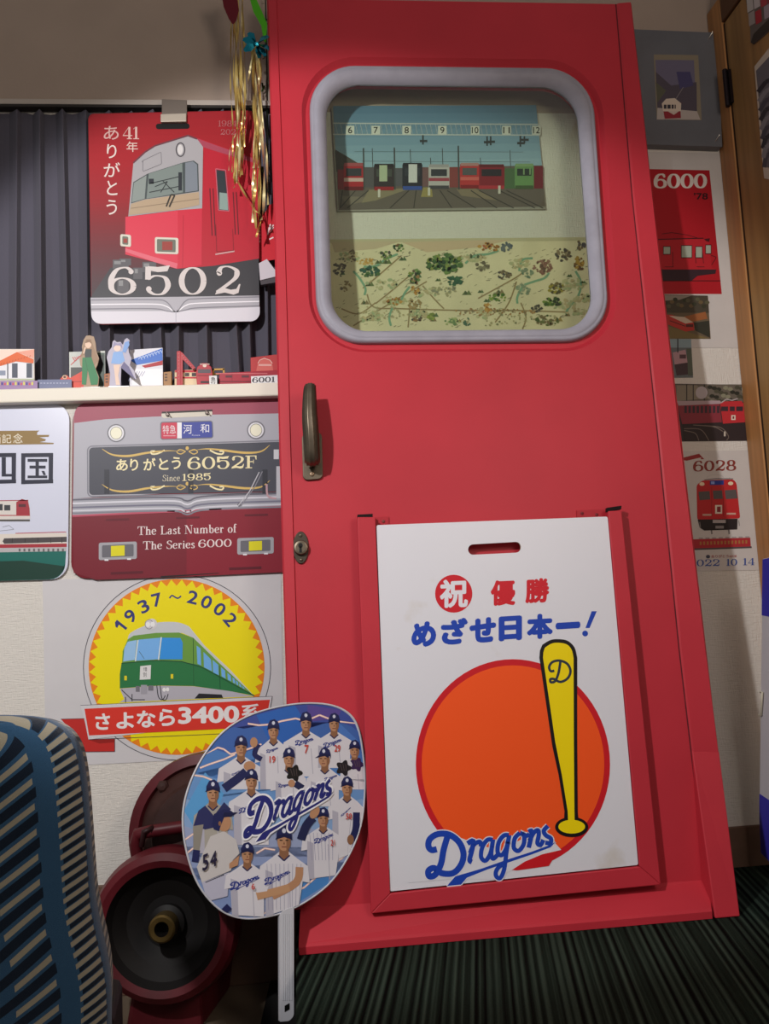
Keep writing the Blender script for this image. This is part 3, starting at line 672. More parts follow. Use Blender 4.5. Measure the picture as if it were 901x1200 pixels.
def GLV(x, y, r, c, L):
    A.poly([(x + r * (1 + .22 * math.cos(5 * a)) * math.cos(a), y + r * (1 + .22 * math.cos(5 * a)) * math.sin(a)) for a in [k * PI / 14 for k in range(28)]], c, L)
    for k in range(3): A.line([(x - r * .5 + k * r * .4, y - r * .6), (x - r * .2 + k * r * .3, y + r * .4)], .6, '5a4c4c', L + 1)
def limb(pts, w, c, L): A.line(pts, w, c, L, smooth=True, n=4)
player(358, 848, 13, 8, 26, 910, ('7', 356, 873, 361, 883), (346, 873, 366, 865)); player(391, 849, 12.5, 8, 24, 900, ('29', 391, 873, 398, 881), (379, 876, 399, 866))
player(320, 857, 13, 8, 20, 925, ('19', 315, 886, 322, 894), (312, 882, 325, 876)); limb([(302, 872), (298, 884), (306, 890)], 6, NV, 16); A.ell(297, 870, 4.5, 6, SK, 17, 12)
player(282, 877, 14, 8, 26, 925, None, (271, 909, 280, 903)); limb([(262, 924), (276, 914), (288, 904)], 10, NV, 16); A.ell(292, 898, 7, 6, SK, 17, 14)
player(415, 880, 12, 8, 16, 925, None, None); GLV(402, 900, 8, '201c22', 17); GLV(418, 896, 7, '3a2452', 17)
player(338, 890, 13, 18, 20, 945, None, (326, 922, 338, 919)); GLV(344, 906, 8.5, '1a1819', 27); limb([(345, 918), (354, 924)], 8, '20264e', 26); A.ell(341, 918, 4, 4.5, SK, 28)
player(380, 890, 13, 18, 21, 945, None, (380, 915, 394, 908), turn=-1)
player(294, 916, 14, 18, 26, 990, None, (280, 953, 302, 938))
player(406, 924, 13, 20, 22, 1010, ('50', 404, 953, 411, 960), (399, 957, 410, 946)); limb([(417, 952), (416, 972), (411, 984)], 8, NV, 28); A.ell(410, 984, 4, 6, SKD, 29, 12)
player(249, 930, 15, 20, 22, 1000, None, None, jersey='a9a49a')
A.poly([(232, 950), (240, 944), (250, 956), (262, 940), (270, 948), (258, 968), (240, 972), (226, 968)], '2b2f60', 27); A.poly([(226, 968), (238, 966), (232, 1005), (226, 1005)], '8f8a80', 27); limb([(230, 996), (228, 1010)], 8, NV, 28)
player(378, 960, 13, 24, 24, 1030, ('21', 386, 984, 391, 991), (368, 988, 389, 977)); limb([(352, 984), (358, 968), (366, 958)], 10, '20264e', 32); A.ell(368, 952, 5, 8, SK, 33, 14, 30)
for k in range(7): A.line([(362 + k * 4.5, 976), (365 + k * 4, 1008)], .5, '9a98b4', 31)
# player seen from behind, number 54
A.poly([(246, 980), (262, 974), (276, 984), (280, 1000), (272, 1008), (270, 1020), (236, 1034), (230, 1016)], 'c9c5c4', 34); A.poly([(236, 1034), (268, 1022), (266, 1050), (246, 1056), (238, 1048)], 'b9b9cc', 34); A.poly([(268, 1012), (280, 1002), (278, 1014), (268, 1018)], SK, 35)
A.ell(262, 964, 8, 10.5, SK, 35, 18); A.poly([(248, 966), (250, 954), (262, 948), (270, 950), (275, 954), (262, 958), (258, 968), (256, 974), (250, 972)], NV, 36); A.poly([(262, 952), (278, 952), (270, 957), (260, 958)], '171b44', 37); A.ell(257, 965, 1.8, 2.8, SKD, 37, 10)
A.line([(240, 1034), (262, 1025)], 1, '3a3a44', 36); A.text('5', (236, 1002, 243, 1021, -3), '241f3c', 37, .02); A.text('4', (245, 999, 253, 1017, -3), '241f3c', 37, .02)
player(289, 1002, 14, 40, 25, 1076, ('6', 293, 1035, 297, 1042), (270, 1042, 302, 1026)); limb([(262, 1062), (268, 1068)], 9, NV, 49)
player(332, 986, 17, 40, 28, 1076, None, (310, 1036, 338, 1020)); limb([(350, 1016), (346, 1034), (318, 1050)], 9, SK, 52); limb([(300, 1050), (316, 1046), (338, 1040)], 9, 'c39670', 53); A.poly([(300, 1040), (314, 1038), (312, 1044), (300, 1046)], JW, 54)
for k in range(9): A.line([(312 + k * 5, 1012), (314 + k * 4.6, 1066)], .5, '9a98b4', 47)
A.aff([(75, 265), (600, 60), (130, 92)], [(287, 977), (387, 914), (303, 936)])
script(A, 'f0f0f6', 60, 22); script(A, '262a78', 64, 2)
A.build('print', fan, label='group picture of players in white uniforms')

# ================================================================ left wall: curtain, rail, poster
CUR = bpy.data.materials.new('charcoal_curtain'); CUR.use_nodes = True; nt = CUR.node_tree; bb = nt.nodes['Principled BSDF']
bb.inputs['Base Color'].default_value = lin('5a5864') + [1]; bb.inputs['Roughness'].default_value = .85; bb.inputs['Specular IOR Level'].default_value = .1; bb.inputs['Sheen Weight'].default_value = .15
tc = nt.nodes.new('ShaderNodeTexCoord'); n1 = nt.nodes.new('ShaderNodeTexNoise'); n1.inputs['Scale'].default_value = 900; bp = nt.nodes.new('ShaderNodeBump'); bp.inputs['Strength'].default_value = .3; bp.inputs['Distance'].default_value = .001
nt.links.new(tc.outputs['Object'], n1.inputs['Vector']); nt.links.new(n1.outputs[0], bp.inputs['Height']); nt.links.new(bp.outputs[0], bb.inputs['Normal'])
mb = MB(); rows = []
zt, zb_ = depth_at(100, 124, -.02)[2] - .0072, 1.032
rz = random.Random(3); x = -.85; knots = []
while x < .03:
    w = rz.uniform(.030, .056); knots.append((x, w, rz.uniform(.6, 1.0))); x += w
for j in range(13):
    t = j / 12; z = zt + (zb_ - zt) * t; row = []
    for i, (x, w, am) in enumerate(knots):
        for k, (u, d) in enumerate(((0, 0), (.2, .45), (.40, 1.0), (.44, .96), (.52, .12), (.78, .0))):
            wob = (.008 * math.sin(x * 40) + .010 * math.sin(i * 1.7)) * t
            row.append((x + w * u + wob, -.004 - .030 * d * am * (.75 + .25 * t), z + (-.002 + .002 * math.sin(i * 2.1) if j == 0 else 0)))
    rows.append(row)
mb.grid(rows, CUR, smooth=False); mb.build('curtain', label='dark charcoal pleated curtain behind the hanging red train poster', cat='curtain')
mb = MB(); z1, z0 = depth_at(100, 118, -.02)[2], depth_at(100, 124, -.02)[2]
mb.box(-.9, -.026, z0, .03, 0, z1, M('b5aca4', rough=.5)); mb.box(-.9, -.0262, z0 - .006, .03, -.006, z0, M('2b2725', rough=.6))
mb.build('curtain_rail', label='thin pale curtain rail above the charcoal curtain', cat='curtain rail', bevel=.001)
# poster 6502 (rigid plate)
PST = Surf((0, -.040, 0), (0, -1, 0))
po = rpoly([(103.5, 134), (297, 130), (304.8, 377), (107.5, 381)], [7, 7, 13, 13], 6)
mb = MB(); mb.slab(PST, po, 0, .003, M('8c1822', rough=.35)); poster = mb.build('poster', label='red commemorative plate poster reading 6502, hung before the charcoal curtain', cat='poster', bevel=.0006)
A = Art(PST, .0031).z(0, 0, 1)
def L_(y): return 104 + (y - 134) * .0165
def R_(y): return 297 + (y - 130) * .0315
def band(y0, y1, c0, c1, n): A.grad([(L_(y0), y0), (R_(y0), y0 - 2), (R_(y1), y1 - 2), (L_(y1), y1)], c0, c1, n, 1)
band(141, 190, '9c1a24', 'a81c26', 5); band(190, 235, 'a81c26', '9a1e26', 6); band(235, 348, '9a1e26', '3c2a30', 26); band(348, 350, '3a363c', '3a363c', 1)
A.poly([(L_(141), 141), (R_(141), 139), (295, 131), (110, 135)], '9a1a24', 1)
A.z(90, 120, 3.754)
A.poly([(440, 735), (800, 690), (803, 858), (62, 862), (150, 730)], '3a393e', 2)
# body side, front
TRD, TRE = 'c41f33', 'd93a50'
A.poly([(490, 148), (545, 165), (800, 258), (802, 690), (600, 722), (445, 735), (450, 480), (552, 470), (560, 220)], 'b81c30', 3)
A.poly([(490, 148), (600, 188), (800, 258), (800, 275), (600, 215), (555, 200), (520, 165)], 'a8465a', 4)
A.poly([(250, 272), (300, 222), (345, 195), (490, 148), (530, 165), (556, 200), (552, 470), (440, 478), (228, 505)], 'a9a6aa', 4)
A.line([(250, 270), (302, 222), (345, 195), (490, 150), (530, 165)], 7, '6d3a44', 5)
A.poly([(215, 507), (320, 495), (445, 478), (552, 470), (550, 720), (440, 735), (340, 705), (215, 672)], TRE, 5)
A.poly([(445, 478), (552, 470), (550, 720), (445, 735)], 'cf2b42', 6)
A.poly([(250, 355), (312, 318), (470, 268), (515, 260), (535, 275), (538, 395), (470, 405), (300, 430), (240, 448)], '4a5354', 6)
A.poly([(253, 358), (308, 325), (300, 428), (243, 444)], '8c9692', 7); A.poly([(318, 318), (465, 272), (468, 400), (308, 428)], '7d8985', 7); A.poly([(478, 270), (512, 264), (530, 278), (533, 392), (478, 400)], '7e8690', 7)
for l in ([(320, 362), (455, 330)], [(345, 375), (400, 352), (370, 400)], [(380, 350), (430, 400)], [(320, 400), (460, 372)]): A.line(l, 4, '2c3234', 8)
A.rect(448, 312, 464, 392, '2b2f36', 8); A.rect(318, 340, 340, 362, '2b2f36', 8)
A.poly([(240, 450), (300, 432), (470, 407), (538, 398), (540, 455), (440, 476), (230, 500)], 'b59f84', 7); A.line([(240, 470), (540, 428)], 3, '8f7d66', 8)
A.line([(395, 462), (415, 410), (432, 412), (408, 464)], 7, '38332c', 9)
A.line(rpoly([(288, 262), (372, 222), (374, 275), (292, 308)], 6) + [(292, 262)], 2.5, '77757a', 6)
A.ring(457, 212, 21, 32, 5, '4b474c', 6); A.ell(456, 212, 12, 22, 'd6d3d3', 6)
A.poly([(612, 300), (652, 306), (668, 480), (625, 476)], '2e343a', 5); A.poly([(628, 400), (662, 404), (666, 478), (628, 474)], '8ba09a', 6); A.line([(612, 296), (655, 302), (670, 482), (624, 478), (612, 296)], 4, 'c06070', 6)
for x in (586, 600, 688, 702): A.line([(x, 382 if x < 650 else 398), (x + 10, 590 if x < 650 else 585)], 4, '5a1420', 6)
A.line([(612, 540), (616, 660), (690, 655), (686, 560)], 3, '8c1826', 6); A.line([(610, 672), (694, 658)], 6, 'c8a0a0', 6)
A.line([(470, 500), (466, 730)], 2, 'a81c30', 7)
def lamp(x0, y0, x1, y1):
    A.poly(rpoly([(x0, y0), (x1, y0 + 4), (x1, y1), (x0, y1 - 4)], 8), 'd8d4c6', 8); A.poly(rpoly([(x0 + 9, y0 + 9), (x1 - 12, y0 + 12), (x1 - 12, y1 - 9), (x0 + 9, y1 - 12)], 5), '6f7468', 9); A.rect(x0 + 32 if x1 - x0 > 60 else x0 + 14, y0 + 20, x1 - 26 if x1 - x0 > 60 else x1 - 16, y1 - 18, '9c4038', 10)
lamp(345, 596, 448, 672); lamp(193, 583, 240, 640)
A.poly([(215, 660), (340, 705), (440, 735), (445, 712), (330, 680), (215, 645)], 'e06a7a', 7)
for x, y, w, h in ((160, 695, 70, 40), (190, 690, 50, 30), (250, 730, 40, 50), (290, 705, 60, 45), (180, 780, 50, 60)): A.rect(x, y, x + w, y + h, '5c5a5e', 3); A.rect(x + 6, y + 6, x + w * .5, y + h * .5, '8a8a8c', 4)
for q, ch in (((138, 728, 266, 850), '6'), ((296, 724, 420, 850), '5'), ((447, 728, 574, 850), '0'), ((604, 724, 724, 846), '2')): A.serif(ch, q, 'd8cfcd', 10, .2, .05)
A.poly([(62, 862), (440, 858), (803, 852), (803, 915), (65, 932)], 'b4b2ba', 3)
for y in (872, 892, 912): A.line([(64, y), (330, y - 2), (395, y + 8), (437, 924), (480, y + 4), (540, y - 6), (803, y - 14)], 5, '85838c' if y != 892 else 'f2f0f6', 4, True)
A.poly(rpoly([(65, 922), (437, 920), (805, 902), (805, 965), (67, 977)], [0, 0, 0, 40, 40]), 'dcd9e2', 3); A.line([(437, 900), (437, 972)], 3, 'bdbac6', 5)
# title
for ch, q in zip('ありがとう', ((120, 108, 186, 168), (134, 188, 176, 250), (120, 268, 192, 332), (134, 348, 180, 412), (132, 432, 178, 498))): A.text(ch, q, 'e2d3cd' if ch != 'あ' else 'd4a9a4', 4, .006)
A.serif('41', (203, 112, 275, 165), 'd9b4ac', 4, .2, .06); A.text('年', (220, 176, 270, 222), 'e0c4bc', 4, .004)
A.serif('1984', (622, 84, 705, 110), 'b06a6c', 4, .16, .06); A.serif('202', (632, 122, 700, 146), 'b06a6c', 4, .16, .06); A.serif('0', (728, 122, 750, 146), 'b06a6c', 4, .16, .06)
A.build('print', poster)
mb = MB(); mb.slab(PST, rpoly([(183, 146), (222, 145.5), (222.5, 152), (183, 152.5)], 3), .0030, .0036, M('0b0a0a')); mb.build('hanging_slot', poster)
clip = MB(); S = PST
clip.slab(S, [(190, 118), (219.5, 119), (219.5, 137), (190, 138)], .004, .006, M('7a7068', rough=.4, metal=.5)); clip.slab(S, [(189, 137), (219, 136), (219, 145.5), (189, 146)], .0045, .011, M('c2b7a8', rough=.35, metal=.4))
clip.build('clip', label='grey metal clip holding the 6502 plate poster to the curtain rail', cat='clip', bevel=.001)

# ================================================================ shelf under the curtain with small models
YS = -.085
SH = Surf((0, YS, 0), (0, -1, 0))
z_top = SH.at(160, 452)[2]; z_bot = SH.at(160, 468)[2]
mb = MB(); mb.box(-.95, YS, z_bot, .07, 0, z_top, M('ece6d8', rough=.5)); mb.build('shelf', label='cream white shelf board below the curtain, carrying small train models', cat='shelf', bevel=.003)
def stand(name, label, cat, Y, outline, base_c, th=.003, group=None, kw={}):
    """upright flat cut-out standing on the shelf; returns (root, Art)"""
    S = Surf((0, Y, 0), (0, -1, 0)); b = MB(); b.slab(S, outline, -th, 0, M(base_c, **kw))
    o = b.build(name, label=label, cat=cat, group=group)
    return o, Art(S, .0001), S
def shelfy(Y, x): # pixel row of the shelf top for depth Y near column x
    p = depth_at(x, 450, Y); p[2] = z_top; return proj(p)[1]
def foot(Y, x0, x1, parent, c='cfd4dc', d=.012, h=.003):
    a, b = depth_at(x0, 450, Y), depth_at(x1, 450, Y); m = MB(); m.box(a[0], Y - .002 - d * .5, z_top, b[0], Y + d * .5, z_top + h, M(c, rough=.15)); m.build('base', parent)
yf = lambda Y, x: shelfy(Y, x)
# card with orange roof house
Y = -.060
o, A, S = stand('picture_card', 'upright card with an orange roofed white station house at the left end of the shelf', 'card', Y, [(-22, 409), (40, 409), (40.5, yf(Y, 40)), (-22, yf(Y, -22))], 'd8d4cc', .004)
A.z(0, 390, 5.3); A.poly([(-110, 105), (212, 102), (212, 160), (100, 130), (-110, 220)], 'f0d8c8', 1); A.poly([(-60, 205), (105, 120), (210, 165), (208, 190), (100, 178), (-60, 225)], 'e0662a', 2); A.poly([(105, 120), (212, 103), (210, 160)], 'e8a08a', 2)
A.poly([(-60, 225), (100, 180), (205, 192), (205, 285), (-60, 290)], 'e8e8ee', 2)
for x in (75, 165): A.rect(x, 190, x + 35, 280, '4a5060', 3)
A.rect(-5, 235, 35, 265, '8a93a8', 3); A.rect(45, 190, 52, 285, '3c4150', 3); A.rect(-60, 285, 212, 295, 'b8c0a0', 3)
for k in range(14): A.line([(-50 + k * 18, 215 - k * 5), (-44 + k * 18, 205 - k * 5)], 3, 'b8481c', 4)
A.build('print', o)
Y = -.070
o, A, S = stand('name_strip', 'low clear strip with purple lettering before the orange roofed house card', 'sign', Y, [(-20, 446.5), (44, 446), (44, yf(Y, 40)), (-20, yf(Y, -20))], '9a7fa8', .002)
A.z(0, 390, 5.3)
for k in range(16): A.rect(-60 + k * 17, 305 + (k % 3) * 3, -60 + k * 17 + 11, 325, ('d8d060', '4a3a90', 'c84a60')[k % 3], 1)
A.build('print', o)
# red-orange vehicle model
Y = -.055
o, A, S = stand('toy_wagon', 'small flat orange red wagon model left of the green trousered figure', 'model', Y, rpoly([(60, yf(Y, 60)), (64, 447), (70, 445), (74, 440), (78, 439.5), (82, 443), (98, 434), (99, yf(Y, 99))], 1), 'd8452f', .012)
A.z(0, 390, 5.3); A.ell(402, 275, 14, 12, 'e8c8a0', 1); A.ell(402, 275, 9, 8, '6a2018', 2); A.rect(330, 300, 520, 306, 'b03424', 1); A.build('print', o)
Y = -.063
o, A, S = stand('name_strip', 'low bluish clear strip between the house card and the green trousered figure', 'sign', Y, [(44, 445), (84, 444.5), (84, yf(Y, 84)), (44, yf(Y, 44))], '6d7596', .002)
A.z(0, 390, 5.3)
for k in range(9): A.rect(250 + k * 20, 310, 262 + k * 20, 316, 'a8aec8', 1)
A.build('print', o)
# card behind the figure
Y = -.042
o, A, S = stand('picture_card', 'white card with red lettering standing behind the green trousered figure', 'card', Y, [(81, 412.5), (123, 411), (123.5, yf(Y, 123)), (81.5, yf(Y, 81))], 'c8ccc6', .003)
A.z(0, 390, 5.3)
for k in range(5): A.line([(440 + k * 14, 200 - k * 12), (465 + k * 10, 175 - k * 10), (450 + k * 12, 150)], 5, 'c85050', 2)
A.rect(440, 215, 520, 330, '4a4a48', 2); A.rect(590, 125, 650, 330, '3e5046', 2); A.rect(600, 140, 640, 240, '26262a', 3); A.build('print', o)
# acrylic figure, green trousers
Y = -.064
fy = yf(Y, 108)
fig = [(98, fy), (97, 432), (94, 428), (93, 420), (97, 414), (96, 406), (98, 398), (101, 393.5), (105, 393), (110, 394.5), (112, 402), (113, 412), (116, 420), (114, 428), (112, 432), (116, 442), (114.5, fy)]
o, A, S = stand('acrylic_figure', 'flat acrylic standee of a long haired person in green trousers on the shelf', 'figure', Y, fig, 'a88c70', .003)
A.z(0, 390, 5.3)
A.poly([(520, 80), (535, 40), (565, 40), (580, 85), (612, 170), (580, 205), (565, 130), (530, 130), (500, 150)], '9a7a5c', 1)
A.ell(548, 72, 20, 24, 'e8c6ac', 2); A.poly([(528, 65), (540, 42), (562, 42), (570, 70), (555, 58)], '8c6a4c', 3); A.poly([(525, 102), (570, 102), (568, 155), (528, 155)], '2c3432', 2)
A.poly([(512, 155), (568, 152), (612, 280), (605, 322), (565, 324), (545, 230), (535, 322), (508, 322)], '1f7a44', 3); A.line([(545, 235), (530, 160)], 3, '155a30', 4); A.line([(520, 130), (530, 90)], 9, 'e8c6ac', 4); A.build('print', o); foot(Y, 96, 118, o)
# blue/white card behind second figure
Y = -.042
o, A, S = stand('picture_card', 'white and blue card with a red train standing behind the blue dressed figure', 'card', Y, [(152, 410), (190.5, 407.5), (191, yf(Y, 191)), (152, yf(Y, 152))], 'e2e2ea', .003)
A.z(0, 390, 5.3); A.poly([(810, 170), (1008, 96), (1010, 172), (850, 200)], '3f72cc', 1)
for k in range(8): A.line([(860 + k * 18, 165 - k * 6), (872 + k * 18, 150 - k * 6), (882 + k * 18, 168 - k * 6)], 4, 'b8ccf0', 2)
A.poly([(880, 205), (1010, 172), (1010, 200), (900, 218)], 'b0202c', 2); A.rect(820, 225, 1010, 325, 'f4f4f8', 1)
for k in range(6): A.line([(800 + k * 16, 300 - k * 6), (820 + k * 16, 240)], 3, '8088b0', 2)
A.build('print', o)
Y = -.066; fy = yf(Y, 140)
fig = [(128, fy), (129, 438), (127.5, 430), (125, 419), (127, 412), (131, 407), (132, 400), (134, 398.5), (137, 401), (141, 400.5), (144, 404), (146, 398), (149, 396), (152, 399), (150, 405), (151, 413), (154, 420), (152, 428), (157, 434), (160, 445), (153, 440), (146, 434), (142, 430), (141, fy)]
o, A, S = stand('acrylic_figure', 'flat acrylic standee of a person in a pale blue dress with one arm raised', 'figure', Y, fig, 'b9b4c6', .003)
A.z(0, 390, 5.3)
A.ell(728, 92, 22, 24, 'ecd2c4', 1); A.poly([(700, 95), (708, 55), (730, 68), (755, 62), (760, 100), (745, 80), (720, 78)], '9a93b4', 2); A.poly([(690, 190), (705, 120), (760, 115), (775, 175), (745, 195)], '86aee4', 2); A.poly([(760, 118), (775, 60), (800, 50), (804, 75), (780, 125)], '7ca2dc', 3)
A.poly([(705, 200), (748, 195), (735, 265), (745, 324), (720, 324), (712, 250)], 'e8cbb8', 2); A.poly([(770, 180), (800, 210), (840, 290), (790, 250), (750, 215)], '6a648c', 2); A.build('print', o); foot(Y, 128, 152, o)
for (x0, x1, yt, c, lab, nm) in ((122, 130, 438, 'b06a3c', 'tiny brown wooden block with dark marks between the two acrylic figures', 'wooden_block'), (191.5, 201, 436, 'a87a48', 'small slanted brown wooden block right of the blue and white card', 'wooden_block')):
    Y = -.05; b = MB(); S = Surf((0, Y, 0), (0, -1, 0)); b.slab(S, [(x0, yt), (x1, yt - 1), (x1, yf(Y, x1)), (x0, yf(Y, x0))], -.012, 0, M(c, noise=.2))
    o = b.build(nm, label=lab, cat='block', bevel=.0008); A = Art(S, .0001); 
    for k in range(3): A.rect(x0 + 1.5, yt + 2 + k * 3.4, x0 + 4.5, yt + 3.6 + k * 3.4, '4a2c18', 1)
    A.build('print', o)
# red A-frame signal model
Y = -.062; S = Surf((0, Y, 0), (0, -1, 0)); b = MB(); MR = M('b3222e', rough=.4)
b.slab(S, [(207, 411.5), (211.5, 411), (212, yf(Y, 212)), (207, yf(Y, 207))], -.004, .0, MR)
o = b.build('signal_model', label='red triangular trestle model with rivets beside the cream train', cat='model', bevel=.0006)
b = MB(); b.slab(S, [(211.5, 412), (213.5, 413), (229, 431), (226, 433), (214, 421), (214, yf(Y, 214)), (211.8, yf(Y, 212))], -.004, -.0005, MR); b.build('brace', o)
b = MB()
for k in range(7): c = S.at(213.5 + k * 2.1, 417 + k * 2.4, .0002); b.lathe(c, S.n, [(.0012, -.0005), (.0008, .0006), (0, .0009)], M('e0a0a4'), 8)
for k in range(8): c = S.at(209.3, 414.5 + k * 4.2, .0002); b.lathe(c, S.n, [(.001, -.0005), (.0007, .0006), (0, .0008)], M('e0a0a4'), 8)
b.build('rivets', o)
Y = -.052; S = Surf((0, Y, 0), (0, -1, 0)); b = MB(); b.slab(S, [(204.5, 434), (231, 432.5), (232, yf(Y, 232)), (204.5, yf(Y, 204))], -.02, 0, M('e6cfa8'))
o = b.build('toy_train', label='cream and red toy train car between trestle and round red plaque', cat='model', bevel=.001)
A = Art(S, .0001).z(170, 390, 5.3); A.rect(185, 232, 325, 246, 'c42430', 1); A.rect(185, 274, 325, 284, 'c42430', 1)
for x in (196, 248, 290): A.rect(x, 249, x + 26, 270, '3a2c2a', 1)
A.build('print', o)
Y = -.064; S = Surf((0, Y, 0), (0, -1, 0)); fy = yf(Y, 238); b = MB()
b.slab(S, [(231, fy), (229.5, 438), (231, 430), (235, 427), (236, 425.5), (243, 425.5), (244, 427), (247.5, 430), (249, 438), (248, fy)], -.005, 0, M('b32a38', rough=.4))
o = b.build('plaque', label='round topped red train face plaque in the middle of the shelf row', cat='plaque', bevel=.0008)
A = Art(S, .0001).z(170, 390, 5.3); A.rect(328, 226, 408, 250, '5c5058', 1); A.ell(370, 205, 12, 9, 'e6d4c6', 1); A.rect(340, 192, 400, 198, 'd8b0a8', 1); A.rect(325, 262, 412, 268, '8c1c28', 1); A.rect(345, 300, 398, 312, '2c2024', 1); A.build('print', o)
Y = -.074; S = Surf((0, Y, 0), (0, -1, 0)); b = MB(); b.slab(S, [(245, 440.5), (254, 440), (254.5, yf(Y, 254)), (245.5, yf(Y, 245))], -.002, 0, M('e4e4e4'))
o = b.build('name_tag', label='small white tag with black characters before the round red plaque', cat='tag'); A = Art(S, .0001); A.text('急', (247, 442, 252.5, 446), '1a1a1a', 1, .01); A.text('行', (247, 446.5, 252.5, 450), '1a1a1a', 1, .01); A.build('print', o)
Y = -.045; S = Surf((0, Y, 0), (0, -1, 0)); b = MB(); YL = M('c89a3c', rough=.4)
for q in ([(249, 432), (263, 431.5), (263, 433.5), (249, 434)], [(249, 432), (251, 432), (251, yf(Y, 250)), (249, yf(Y, 250))], [(261, 432), (263, 432), (264, yf(Y, 263)), (262, yf(Y, 263))], [(251, 437.5), (262, 437), (262, 438.5), (251, 439)]): b.slab(S, q, -.004, 0, YL)
b.build('model_frame', label='tiny ochre frame model right of the round red plaque', cat='model')
Y = -.060; S = Surf((0, Y, 0), (0, -1, 0)); b = MB(); b.slab(S, rpoly([(257, 437), (300, 435), (335, 433), (336, yf(Y, 335)), (256, yf(Y, 256))], [2, 0, 0, 0, 2]), -.03, 0, M('a8283a', rough=.35))
o = b.build('toy_train', label='long low dark red toy train on the right of the shelf', cat='model', bevel=.001); A = Art(S, .0001).z(170, 390, 5.3)
A.rect(440, 250, 760, 256, 'd06a70', 1)
for x, w in ((500, 40), (600, 45)): A.rect(x, 264, x + w, 278, '5a2a34', 1)
A.rect(465, 300, 800, 306, '6a1824', 1); A.line([(540, 255), (540, 310)], 3, '7a1a28', 1); A.build('print', o)
Y = -.048; S = Surf((0, Y, 0), (0, -1, 0)); b = MB(); b.slab(S, [(293.5, 419), (322, 415.5), (338, 415), (339, yf(Y, 339)), (294, yf(Y, 294))], -.01, 0, M('bf3a3c', rough=.4))
o = b.build('picture_card', label='red boxed card with a train face at the right end of the shelf', cat='card', bevel=.0006); A = Art(S, .0001).z(170, 390, 5.3)
A.poly([(700, 190), (712, 170), (740, 158), (775, 170), (790, 190), (795, 235), (690, 238)], 'd86a62', 1); A.line([(700, 190), (712, 170), (740, 158), (775, 170), (790, 190)], 4, 'f0c8bc', 2); A.rect(705, 195, 785, 206, 'e8b0a8', 2); A.build('print', o)
Y = -.078; S = Surf((0, Y, 0), (0, -1, 0)); b = MB(); b.slab(S, [(294, 441), (335, 439), (335.5, yf(Y, 335)), (294.5, yf(Y, 294))], -.003, 0, M('e6e6e8'))
o = b.build('number_plate', label='white plate reading 6001 at the right end of the shelf', cat='plate'); A = Art(S, .0001); A.serif('6001', (295.5, 442.5, 322, 448.5, -1), '20202a', 1, .24, .08, .08); A.build('print', o)

# ================================================================ plates on the wall under the shelf
PW = Surf((0, YWL - .0035, 0), (0, -1, 0))
def plate(name, quad, r, c, label, cat):
    b = MB(); b.slab(PW, rpoly(quad, r, 6), 0, .003, M(c, rough=.3)); b2 = b.build(name, label=label, cat=cat, bevel=.0006); return b2, Art(PW, .0031)
o, A = plate('headmark_plate', [(-160, 477), (82, 473), (80, 679), (-160, 683)], 20, 'd4d8ea', 'pale commemorative train plate with dark characters at the left under the shelf', 'plate')
A.z(0, 465, 5.336)
A.poly([(-400, 218), (250, 213), (235, 225), (235, 240), (310, 240), (308, 252), (250, 255), (290, 268), (285, 278), (250, 285), (340, 290), (336, 298), (-400, 306)], '8f7440', 1)
A.text('記', (16, 236, 74, 292), 'e8e0cc', 2, .005); A.text('念', (86, 232, 145, 292), 'e8e0cc', 2, .005); A.text('画', (-60, 240, 6, 294), 'e8e0cc', 2, .005)
DK = '1d2036'
for x0, x1 in ((136, 335), (-100, 104)):
    for q in ([(x0, 355), (x1, 353), (x1, 378), (x0, 380)], [(x0, 522), (x1, 518), (x1, 542), (x0, 548)], [(x0, 355), (x0 + 26, 355), (x0 + 24, 548), (x0, 548)], [(x1 - 28, 353), (x1, 353), (x1 - 2, 542), (x1 - 28, 542)]): A.poly(q, DK, 1)
for q in ((176, 390, 298, 408), (188, 432, 288, 450), (176, 494, 298, 510), (225, 395, 246, 505)): A.rect(*q, DK, 2)
A.poly([(262, 465), (280, 465), (290, 490), (275, 492)], DK, 2); A.rect(14, 380, 40, 500, DK, 2); A.rect(14, 484, 78, 500, DK, 2); A.rect(-50, 380, -24, 480, DK, 2)
A.poly([(-200, 655), (100, 650), (180, 648), (190, 700), (192, 765), (-200, 775)], 'd8d2cc', 1); A.poly([(105, 660), (140, 640), (178, 650), (188, 700), (190, 745), (105, 745)], 'a3303c', 2); A.rect(30, 678, 68, 712, '3a3c40', 2); A.rect(-200, 740, 190, 746, 'b03c44', 2); A.rect(-200, 768, 190, 780, '55524e', 2); A.rect(120, 672, 165, 690, '5a2a30', 3)
A.rect(-30, 672, 20, 712, '3a3c40', 2); A.line([(-200, 655), (180, 648)], 5, 'a3303c', 2)
A.line([(0, 840), (90, 830), (60, 805), (20, 815)], 3, '8c8e98', 1)
A.poly([(-400, 866), (420, 852), (420, 918), (-400, 930)], 'ded6cc', 1); A.poly([(30, 886), (420, 876), (420, 908), (30, 920), (20, 905)], '4c4648', 2); A.poly([(-400, 930), (420, 918), (420, 940), (-400, 952)], 'a8303c', 1); A.line([(100, 855), (416, 846)], 5, 'b8434c', 1); A.poly([(-400, 952), (418, 940), (418, 966), (-400, 980)], 'b9b6b8', 1)
for x in (80, 160, 240, 320, 390): A.line([(x, 884), (x, 914)], 4, '332e30', 3)
for x in range(120, 400, 30): A.rect(x, 950, x + 12, 968, '6a6668', 2)
A.poly(rpoly([(-400, 980), (416, 964), (405, 1140), (-400, 1160)], [0, 0, 90, 0]), '156a60', 1); A.poly(rpoly([(-400, 1040), (150, 1025), (408, 1060), (402, 1138), (-400, 1158)], [0, 0, 0, 90, 0]), '123c30', 2)
